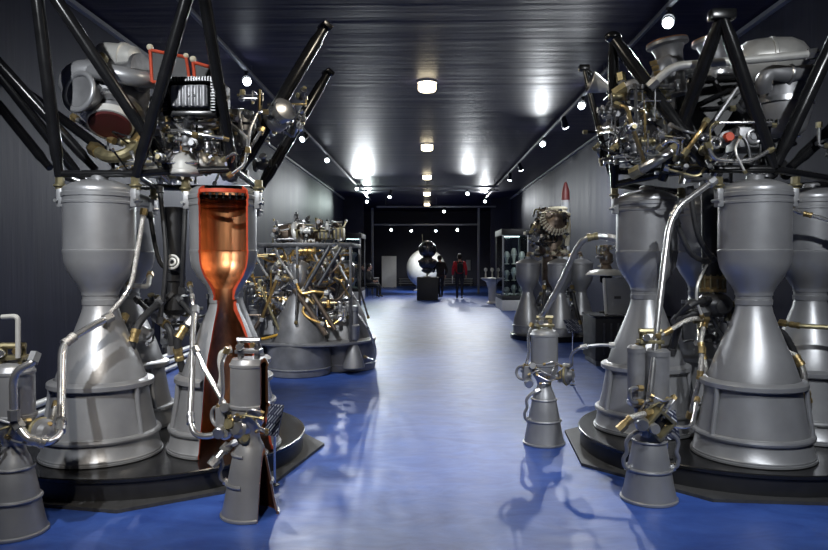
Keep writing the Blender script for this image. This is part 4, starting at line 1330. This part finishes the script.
part('post', MB().lathe([(0, .73), (.10, .73), (.10, .75), (.03, .77), (.03, 1.15), (.09, 1.2), (.09, 1.30), (0, 1.30)], 'black_gloss', 24, Tn), se)
part('dish', MB().lathe([(.30, 1.30), (.305, 1.31), (.26, 1.36), (.14, 1.395), (0, 1.40), (0, 1.30), (.30, 1.30)], 'white_metal', 40, Tn), se)
mb = MB().lathe([(0, 1.38), (.08, 1.38), (.09, 1.42), (.06, 1.46), (.10, 1.5), (.10, 1.62), (.05, 1.66), (.05, 1.72), (.08, 1.73), (.08, 1.76), (0, 1.77)], 'bronze', 28, Tn)
part('valve_block', mb, se)
clutter(se, (p.x - .12, 10.60, 1.42), (p.x + .12, 10.85, 1.74), 10, 8, 61, (.006, .012), (.03, .06), ('old_brass', 'dark_steel', 'chrome'))

# heating pipes on the left wall
hp = thing('heating_pipes', (-3.58, 8.5, 0), 'three white heating pipes low along the left wall', 'heating pipes')
for z in (.24, .15, .06):
    part('pipe', MB().bar((-3.52, 5.4, z), (-3.52, 12.0, z), .032, 'white_paint', 12), hp)
for y in (5.6, 8.5, 11.6):
    part('bracket', MB().box((-3.60, y, .15), (.12, .03, .28), 'grey_paint'), hp)
    
wb = P(166, 330, 9.9)
bd = single('wall_board', MB().box((-3.66, 9.9, .62), (.06, .6, .42), 'white_paint', None, .01), (-3.66, 9.9, .41), 'small white board on the left wall behind the left engine', 'board')


# ------------------------------------------------------------------ glass show cases
def showcase(x0, x1, y0, y1, z0, z1, label):
    c = V(((x0 + x1) / 2, (y0 + y1) / 2, 0))
    t = thing('display_case', c, label, 'display case', 'glass display cases')
    w, d = x1 - x0, y1 - y0
    part('base', MB().box((c.x, c.y, z0 / 2), (w, d, z0), 'white_paint', None, .01), t)
    part('bottom_frame', MB().box((c.x, c.y, z0 + .06), (w, d, .12), 'black_matte', None, .008), t)
    part('canopy', MB().box((c.x, c.y, z1 - .09), (w + .04, d + .04, .18), 'black_matte', None, .01), t)
    for x in (x0 + .03, x1 - .03):
        for y in (y0 + .03, y1 - .03):
            part('corner_post', MB().box((x, y, (z0 + .12 + z1 - .18) / 2), (.05, .05, z1 - z0 - .30), 'grey_post', None, .005), t)
    zz = (z0 + .12 + z1 - .18) / 2
    hh = z1 - z0 - .30
    for cx_, cy_, sx, sy in ((c.x, y0 + .02, w - .1, .008), (c.x, y1 - .02, w - .1, .008), (x0 + .02, c.y, .008, d - .1), (x1 - .02, c.y, .008, d - .1)):
        part('glass_pane', MB().box((cx_, cy_, zz), (sx, sy, hh), 'glass'), t)
    for z in (z0 + .55, z0 + 1.05):
        part('shelf', MB().box((c.x, c.y, z), (w - .12, d - .12, .012), 'glass'), t)
    part('lamp_strip', MB().box((c.x, c.y, z1 - .20), (w * .6, .08, .02), 'case_light'), t)
    return t, c


cs, cc_ = showcase(2.25, 3.05, 21.0, 23.0, .32, 2.45, 'tall glass case with lit white models on the right')
rng = random.Random(5)
k = 0
pos_word = {0: 'bottom', 1: 'middle', 2: 'top'}
for lv, z in enumerate((.44, .882, 1.382)):
    for j, (x, y) in enumerate(((2.42, 21.3), (2.66, 21.5), (2.88, 21.3))):
        s = (.16, .20, .24)[lv] * (1 if j != 1 else 1.25)
        T_ = Matrix.Translation((x, y, z + (.006 if lv else 0)))
        mb = MB().lathe([(0, 0), (.075, 0), (.075, .02), (.03, .04), (.05, s * .6), (.085, s), (.085, s * 1.3), (.05, s * 1.6), (0, s * 1.65)], 'white_metal', 24, T_)
        mb.torus((x, y, z + s), .088, .010, 'white_paint', (0, 0, 1), 24)
        single('thruster_model', mb, (x, y, z), 'white metal model %s on the %s shelf of the right glass case' % (('at left', 'in the middle', 'at right')[j], pos_word[lv]), 'model', 'models in the right glass case')
cs2, cc2 = showcase(-3.2, -2.42, 25.6, 27.4, .35, 2.5, 'lit glass display case on the left beyond the framed engine')
for lv, z in enumerate((.47, .912, 1.412)):
    x, y = -2.75, 26.0
    T_ = Matrix.Translation((x, y, z))
    mb = MB().lathe([(0, 0), (.14, 0), (.14, .03), (.05, .06), (.08, .2), (.16, .3), (.12, .38), (0, .4)], 'white_paint', 24, T_)
    single('thruster_model', mb, (x, y, z), 'white model on the %s shelf of the left glass case' % pos_word[lv], 'model', 'models in the left glass case')

# white flared stand with three round pieces, left of the right case
st = thing('display_stand', (2.30, 24.5, 0), 'white flared stand beside the right glass case', 'stand')
Tn = Matrix.Translation((2.30, 24.5, 0))
part('pedestal', MB().lathe([(0, 0), (.22, 0), (.22, .03), (.15, .08), (.16, .5), (.24, .75), (.0, .75)], 'white_paint', 28, Tn), st)
part('tray', MB().lathe([(0, .75), (.24, .75), (.42, .86), (.42, .89), (0, .89)], 'white_metal', 36, Tn), st)
for j, x in enumerate((-.25, -.02, .22)):
    single('round_model', MB().lathe([(0, .89), (.05, .89), (.03, .92), (.02, 1.1), (.06, 1.15), (.06, 1.2), (.03, 1.24), (0, 1.24)], 'white_metal', 16, Matrix.Translation((2.30 + x, 24.5, 0))), (2.30 + x, 24.5, .89), 'small white round headed model %s on the white flared stand' % ('at left', 'in the middle', 'at right')[j], 'model', 'models on the white stand')

# ------------------------------------------------------------------ far bay: portal, capsule, spacecraft, panels
po = thing('portal_frame', (0, 31, 0), 'slender grey goal shaped portal before the dark end bay', 'frame')
for x, nm in ((-2.42, 'post'), (2.28, 'post')):
    part(nm, MB().box((x, 31, 1.9), (.10, .10, 3.8), 'grey_post', None, .01), po)
part('crossbar', MB().box((-.07, 31, 3.07), (4.6, .08, .07), 'grey_post', None, .01), po)
r = .95
p = P(426, 268, 34)
cz = r + .14
cap = thing('descent_capsule', (p.x, 34, 0), 'big pale spherical space capsule at the end of the hall', 'capsule')
mb = MB().ball((p.x, 34, cz), r, 'capsule', seg=64)
sh = part('shell', mb, cap)
mb = MB().torus((p.x + .35, 34 - .80, cz + .15), .30, .02, 'grey_post', V((.35, -.80, .15)), 36)
mb.turn(V((p.x, 34, cz)) + V((.37, -.86, .17)).normalized() * (r - .03), V((.37, -.86, .17)), [(.0, .05), (.24, .04), (.28, .02), (.28, -.02)], 'capsule', 36)
part('hatch', mb, sh)
mb = MB().lathe([(.45, 0), (.62, 0), (.62, .05), (.50, .10), (.46, .36), (.42, .36), (.45, .0)], 'white_metal', 40, Matrix.Translation((p.x, 34, 0)))
part('cradle', mb, cap)
p = P(427.5, 290, 26.5)
single('pedestal', MB().box((p.x, 26.5, .435), (.80, .7, .87), 'black_matte', None, .01), (p.x, 26.5, 0), 'black box pedestal before the pale capsule', 'pedestal')
cr_ = thing('spacecraft_model', (p.x, 26.5, .87), 'dark spherical spacecraft model standing on the black pedestal', 'spacecraft model')
z = .87
Tn = Matrix.Translation((p.x, 26.5, 0))
part('support', MB().lathe([(0, z), (.16, z), (.16, z + .02), (.05, z + .05), (.05, z + .16), (0, z + .16)], 'white_metal', 20, Tn), cr_)
part('instrument_module', MB().lathe([(0, z + .14), (.10, z + .14), (.22, z + .22), (.24, z + .27), (.20, z + .32), (.31, z + .42), (.33, z + .50), (.33, z + .56), (.26, z + .70), (.18, z + .74), (0, z + .74)], 'dark_steel', 40, Tn), cr_)
for k in range(14):
    a = k / 14 * 2 * PI
    part('gas_bottle', MB().ball((p.x + .31 * math.cos(a), 26.5 + .31 * math.sin(a), z + .60), .06, 'bronze', seg=14), cr_)
part('globe', MB().ball((p.x, 26.5, z + 1.04), .34, 'globe', seg=48), cr_)
part('strap', MB().torus((p.x, 26.5, z + 1.04), .343, .012, 'bronze', (1, 0, .15), 48), cr_)
part('antenna', MB().bar((p.x - .18, 26.5, z + 1.30), (p.x - .20, 26.5, z + 1.62), .012, 'bone', 8), cr_)
mb = MB().box((-2.06, 38.0, .86), (.80, .05, 1.70), 'white_paint', None, .006)
pn = thing('white_panel', (-2.06, 38, 0), 'tall plain white panel near the far wall, left of the capsule', 'panel')
part('board', mb, pn)
for x in (-2.35, -1.77):
    part('foot', MB().box((x, 38, .02), (.06, .4, .04), 'grey_post', None, .005), pn)
bn = thing('bench', (-2.75, 34.5, 0), 'small grey bench behind the left portal post', 'bench')
part('seat', MB().box((-2.62, 34.5, .62), (.5, .35, .05), 'white_metal', None, .01), bn)
part('shelf', MB().box((-2.62, 34.5, .35), (.5, .3, .04), 'white_metal', None, .01), bn)
for x in (-2.84, -2.40):
    part('leg', MB().box((x, 34.5, .30), (.04, .3, .60), 'grey_post', None, .005), bn)
for x0, x1, w in ((-1.6, -.5, 'left'), (.9, 2.6, 'right')):
    rd = thing('radiator', ((x0 + x1) / 2, 39.8, 0), 'low grey radiator on the far wall %s of the capsule' % w, 'radiator', 'far wall radiators')
    mb = MB()
    for k in range(3):
        mb.bar((x0, 39.82, .16 + .13 * k), (x1, 39.82, .16 + .13 * k), .04, 'grey_paint', 10)
    part('pipes', mb, rd)
    for x in (x0 + .1, x1 - .1):
        part('foot', MB().box((x, 39.85, .2), (.04, .1, .40), 'grey_post'), rd)
single('wall_box', MB().box((2.35, 39.9, 1.2), (.25, .14, .6), 'grey_paint', None, .01), (2.35, 39.9, .9), 'small grey box on the far wall behind the right portal post', 'wall box')


# ------------------------------------------------------------------ people
def skin_mesh(nodes, edges, matname, sub=2):
    """nodes: {key: (pos, radius)}; a Skin + Subdivision surface baked into a plain mesh"""
    keys = list(nodes)
    me = bpy.data.meshes.new('skeleton')
    me.from_pydata([nodes[k][0] for k in keys], [(keys.index(a), keys.index(b_)) for a, b_ in edges], [])
    o = bpy.data.objects.new('skeleton', me)
    COL.objects.link(o)
    md = o.modifiers.new('skin', 'SKIN')
    md.use_smooth_shade = True
    if not me.skin_vertices:
        me.skin_vertices.new()
    for i, k in enumerate(keys):
        r = nodes[k][1]
        sv = me.skin_vertices[0].data[i]
        sv.radius = (r, r) if not isinstance(r, tuple) else r
        sv.use_root = (i == 0)
    s = o.modifiers.new('sub', 'SUBSURF')
    s.levels = sub
    s.render_levels = sub
    bpy.context.view_layer.update()
    dg = bpy.context.evaluated_depsgraph_get()
    out = bpy.data.meshes.new_from_object(o.evaluated_get(dg), depsgraph=dg)
    bpy.data.objects.remove(o)
    vs = [v.co.copy() for v in out.vertices]
    fs = [tuple(p.vertices) for p in out.polygons]
    return vs, fs


def person(loc, yaw, J, label, top, bottom, h=1.0, hair='hair', coat_len=.80, hood=False):
    """J: joint positions in the body's own frame (x right, y forward, z up)"""
    t = thing('person', loc, label, 'person')
    Mx = Matrix.Translation(V(loc)) @ Matrix.Rotation(yaw, 4, 'Z') @ Matrix.Scale(h, 4)
    rad = {'pelvis': (.15, .11), 'waist': (.135, .10), 'chest': (.165, .115), 'neck0': .06, 'neck': .055, 'head0': .075,
           'shR': .062, 'shL': .062, 'elR': .045, 'elL': .045, 'wrR': .030, 'wrL': .030, 'paR': (.038, .020), 'paL': (.038, .020),
           'hipR': .095, 'hipL': .095, 'knR': .062, 'knL': .062, 'anR': .042, 'anL': .042, 'toR': .036, 'toL': .036}
    nodes = {k: (J[k], rad[k]) for k in J if k in rad}
    edges = [('pelvis', 'waist'), ('waist', 'chest'), ('chest', 'neck0'), ('neck0', 'neck'), ('neck', 'head0'), ('chest', 'shR'), ('chest', 'shL'), ('shR', 'elR'), ('elR', 'wrR'), ('wrR', 'paR'),
             ('shL', 'elL'), ('elL', 'wrL'), ('wrL', 'paL'), ('pelvis', 'hipR'), ('pelvis', 'hipL'), ('hipR', 'knR'), ('hipL', 'knL'), ('knR', 'anR'), ('knL', 'anL'), ('anR', 'toR'), ('anL', 'toL')]
    vs, fs = skin_mesh(nodes, edges, 'skin')
    mb = MB()
    mb.M = Mx
    # material per face: shoes, trousers, skin
    zn = V(J['neck0']).z
    hands = [V(J['paR']), V(J['paL'])]
    wr = [V(J['wrR']), V(J['wrL'])]
    groups = {'skin': [], bottom: [], 'black_matte': []}
    for f in fs:
        cc = sum((vs[i] for i in f), V()) / len(f)
        nearest = min(J, key=lambda k: (V(J[k]) - cc).length)
        if cc.z > zn or min((cc - q).length for q in hands) < .07 or min((cc - q).length for q in wr) < .035:
            groups['skin'].append(f)
        elif nearest in ('toR', 'toL') or (nearest in ('anR', 'anL') and cc.z < V(J[nearest]).z - .01):
            groups['black_matte'].append(f)
        else:
            groups[bottom].append(f)
    for gm, g in groups.items():
        if g:
            mb.add(vs, g, gm)
    # head with nose, ears, eyes, mouth
    hd = V(J['head'])
    mb.ball(hd, .105, 'skin', (.78, .95, 1.14), 28)
    mb.ball(hd + V((0, .03, -.07)), .06, 'skin', (.85, .95, .8), 18)
    mb.ball(hd + V((0, .105, -.015)), .018, 'skin', (.8, 1.1, 1.5), 12)
    for s_ in (-1, 1):
        mb.ball(hd + V((s_ * .083, -.005, -.01)), .024, 'skin', (.4, .8, 1.3), 12)
        mb.ball(hd + V((s_ * .033, .092, .012)), .012, 'white_paint', (1, .6, .8), 10)
        mb.ball(hd + V((s_ * .033, .099, .012)), .006, 'black_matte', (1, .5, 1), 8)
    mb.ball(hd + V((0, .093, -.062)), .02, 'dark_red', (1.2, .4, .3), 10)
    # five fingers on each hand
    for side, sgn in (('R', 1), ('L', -1)):
        w_, p_ = V(J['wr' + side]), V(J['pa' + side])
        d = (p_ - w_).normalized()
        lat = d.cross(V((sgn, 0, 0)))
        lat = lat.normalized() if lat.length > .1 else V((0, 1, 0))
        nrm = d.cross(lat).normalized()
        if nrm.x * sgn > 0:
            nrm = -nrm
        for k, ln in enumerate((.070, .080, .074, .058)):
            b0 = p_ + lat * (-.027 + .018 * k) - d * .005
            mb.tube([b0, b0 + d * (ln * .45), b0 + d * (ln * .75) + nrm * .012, b0 + d * (ln * .92) + nrm * .032], [.009, .0085, .008, .006], 'skin', 8)
        b0 = w_ + d * .03 + lat * .025
        mb.tube([b0, b0 + lat * .025 + d * .02, b0 + lat * .036 + d * .05, b0 + lat * .032 + d * .07 + nrm * .01], [.011, .0105, .009, .007], 'skin', 8)
    body = part('body', mb, t)
    # hair
    hb = MB()
    hb.M = Mx
    hb.ball(hd + V((0, -.018, .022)), .112, hair, (.82, .95, 1.08), 28)
    o = part('hair', hb, t)
    # keep the hair off the face
    me = o.data
    bm = bmesh.new()
    bm.from_mesh(me)
    inv = Mx.inverted()
    off = V(t.location)
    kill = [f for f in bm.faces if (lambda q: q.y > .045 and q.z < .06)((inv @ (f.calc_center_median() + off)) - hd) or ((inv @ (f.calc_center_median() + off)) - hd).z < -.085]
    bmesh.ops.delete(bm, geom=kill, context='FACES')
    bm.to_mesh(me)
    bm.free()
    # jacket
    n2 = {'pelvis': (J['pelvis'], (.175, .135)), 'waist': (J['waist'], (.165, .125)), 'chest': (J['chest'], (.19, .14)), 'neck0': (J['neck0'], .075),
          'shR': (J['shR'], .078), 'shL': (J['shL'], .078), 'elR': (J['elR'], .062), 'elL': (J['elL'], .062), 'wrR': (J['wrR'], .044), 'wrL': (J['wrL'], .044)}
    e2 = [('pelvis', 'waist'), ('waist', 'chest'), ('chest', 'neck0'), ('chest', 'shR'), ('chest', 'shL'), ('shR', 'elR'), ('elR', 'wrR'), ('shL', 'elL'), ('elL', 'wrL')]
    v2, f2 = skin_mesh(n2, e2, top)
    jb = MB()
    jb.M = Mx
    jb.add(v2, f2, top)
    part('jacket', jb, t)
    return t, Mx


WALK = {'pelvis': (0, 0, .93), 'waist': (0, .01, 1.08), 'chest': (0, .0, 1.30), 'neck0': (0, -.005, 1.46), 'neck': (0, .005, 1.50), 'head0': (0, .01, 1.58), 'head': (0, .02, 1.62),
        'shR': (.19, -.01, 1.40), 'shL': (-.19, -.01, 1.40), 'elR': (.25, -.06, 1.13), 'elL': (-.25, -.03, 1.13), 'wrR': (.26, .05, .92), 'wrL': (-.25, .10, .93), 'paR': (.262, .075, .85), 'paL': (-.25, .13, .86),
        'hipR': (.10, 0, .88), 'hipL': (-.10, 0, .88), 'knR': (.095, .04, .48), 'knL': (-.09, .06, .48), 'anR': (.09, -.10, .09), 'anL': (-.085, .08, .075), 'toR': (.10, .04, .045), 'toL': (-.095, .22, .045)}
p = P(459.5, 299, 27.0)
pr, Mx = person((p.x, 27.0, 0), 0.05, WALK, 'person in a bright red jacket and dark trousers walking away with a backpack', 'cloth_red', 'cloth_dark', 1.0)
# backpack: a thing worn on the back
mb = MB()
mb.M = Mx
bk = thing('backpack', Mx @ V((0, -.19, .98)), 'black backpack worn over the red jacket', 'backpack')
mb.box(V((0, -.215, 1.20)), (.22, .15, .36), 'cloth_black', None, .05)
part('bag', mb, bk)
mb = MB()
mb.M = Mx
mb.box(V((0, -.305, 1.12)), (.17, .06, .18), 'cloth_black', None, .025)
part('pocket', mb, bk)
for s_ in (-1, 1):
    mb = MB()
    mb.M = Mx
    mb.tube(smooth_path([V((s_ * .10, -.16, 1.40)), V((s_ * .11, -.05, 1.475)), V((s_ * .12, .10, 1.42)), V((s_ * .14, .165, 1.25)), V((s_ * .17, .05, 1.08)), V((s_ * .14, -.16, 1.03))]), .022, 'cloth_black', 8)
    part('shoulder_strap', mb, bk)
hb = Mx @ V((-.265, .13, .80))
mb = MB().box(hb + V((0, 0, -.06)), (.03, .16, .30), 'white_paint', None, .01)
mb.torus(hb + V((0, 0, .10)), .04, .006, 'white_paint', (1, 0, 0), 16, 6)
single('paper_bag', mb, hb, 'white paper bag held by the person in the red jacket', 'bag')

J2 = dict(WALK)
J2.update({'chest': (0, .05, 1.29), 'neck0': (0, .07, 1.44), 'neck': (0, .09, 1.48), 'head0': (0, .11, 1.55), 'head': (0, .125, 1.59), 'shR': (.19, .05, 1.39), 'shL': (-.19, .05, 1.39), 'elR': (.25, -.02, 1.12), 'elL': (-.24, .10, 1.12),
           'wrR': (.25, .08, .92), 'wrL': (-.20, .30, 1.05), 'paR': (.25, .11, .85), 'paL': (-.18, .37, 1.06), 'knR': (.10, .10, .49), 'anR': (.11, .12, .075), 'toR': (.12, .26, .045), 'knL': (-.10, .02, .48), 'anL': (-.09, -.16, .10), 'toL': (-.10, -.03, .05)})
p = P(440.5, 299, 27.5)
person((p.x, 27.5, 0), .35, J2, 'person in black clothes leaning towards the black pedestal, right side of it', 'cloth_black', 'cloth_black', .99)

SIT = dict(WALK)
SIT.update({'pelvis': (0, 0, .52), 'waist': (0, -.02, .68), 'chest': (0, -.02, .90), 'neck0': (0, .0, 1.06), 'neck': (0, .01, 1.10), 'head0': (0, .03, 1.18), 'head': (0, .045, 1.22), 'shR': (.19, -.01, 1.0), 'shL': (-.19, -.01, 1.0),
            'elR': (.24, .06, .74), 'elL': (-.24, .06, .74), 'wrR': (.14, .28, .66), 'wrL': (-.14, .28, .66), 'paR': (.11, .35, .65), 'paL': (-.11, .35, .65), 'hipR': (.10, .02, .50), 'hipL': (-.10, .02, .50),
            'knR': (.11, .45, .50), 'knL': (-.11, .45, .50), 'anR': (.11, .42, .08), 'anL': (-.11, .46, .08), 'toR': (.12, .56, .045), 'toL': (-.12, .60, .045)})
p = P(368.5, 300, 28.3)
sx_ = p.x
person((sx_, 28.3, 0), -1.9, SIT, 'attendant in black clothes sitting on a chair beside the left glass case', 'cloth_black', 'cloth_black', 1.0)
Mx = Matrix.Translation((sx_, 28.3, 0)) @ Matrix.Rotation(-1.9, 4, 'Z')
ch = thing('chair', (sx_, 28.3, 0), 'dark chair under the seated attendant', 'chair')
mb = MB(); mb.M = Mx
mb.box((0, .08, .385), (.44, .44, .04), 'black_matte', None, .012)
part('seat', mb, ch)
mb = MB(); mb.M = Mx
mb.box((0, -.20, .74), (.42, .03, .30), 'black_matte', None, .012)
for s_ in (-1, 1):
    mb.bar((s_ * .18, -.20, .38), (s_ * .18, -.20, .70), .012, 'dark_steel', 8)
part('backrest', mb, ch)
for s_ in (-1, 1):
    for y in (-.12, .27):
        mb = MB(); mb.M = Mx
        mb.bar((s_ * .19, y, 0), (s_ * .19, y, .37), .013, 'dark_steel', 8)
        part('leg', mb, ch)

# ------------------------------------------------------------------ world and view
w = bpy.data.worlds.new('world')
sc.world = w
w.use_nodes = True
w.node_tree.nodes['Background'].inputs['Color'].default_value = (0.5, 0.55, 0.7, 1)
w.node_tree.nodes['Background'].inputs['Strength'].default_value = 0.02
sc.view_settings.view_transform = 'Standard'
sc.view_settings.look = 'None'
sc.view_settings.gamma = 1
sc.view_settings.use_curve_mapping = False
sc.view_settings.exposure = 0.25
sc.cycles.use_denoising = True
sc.cycles.max_bounces = 8
sc.cycles.sample_clamp_indirect = 6
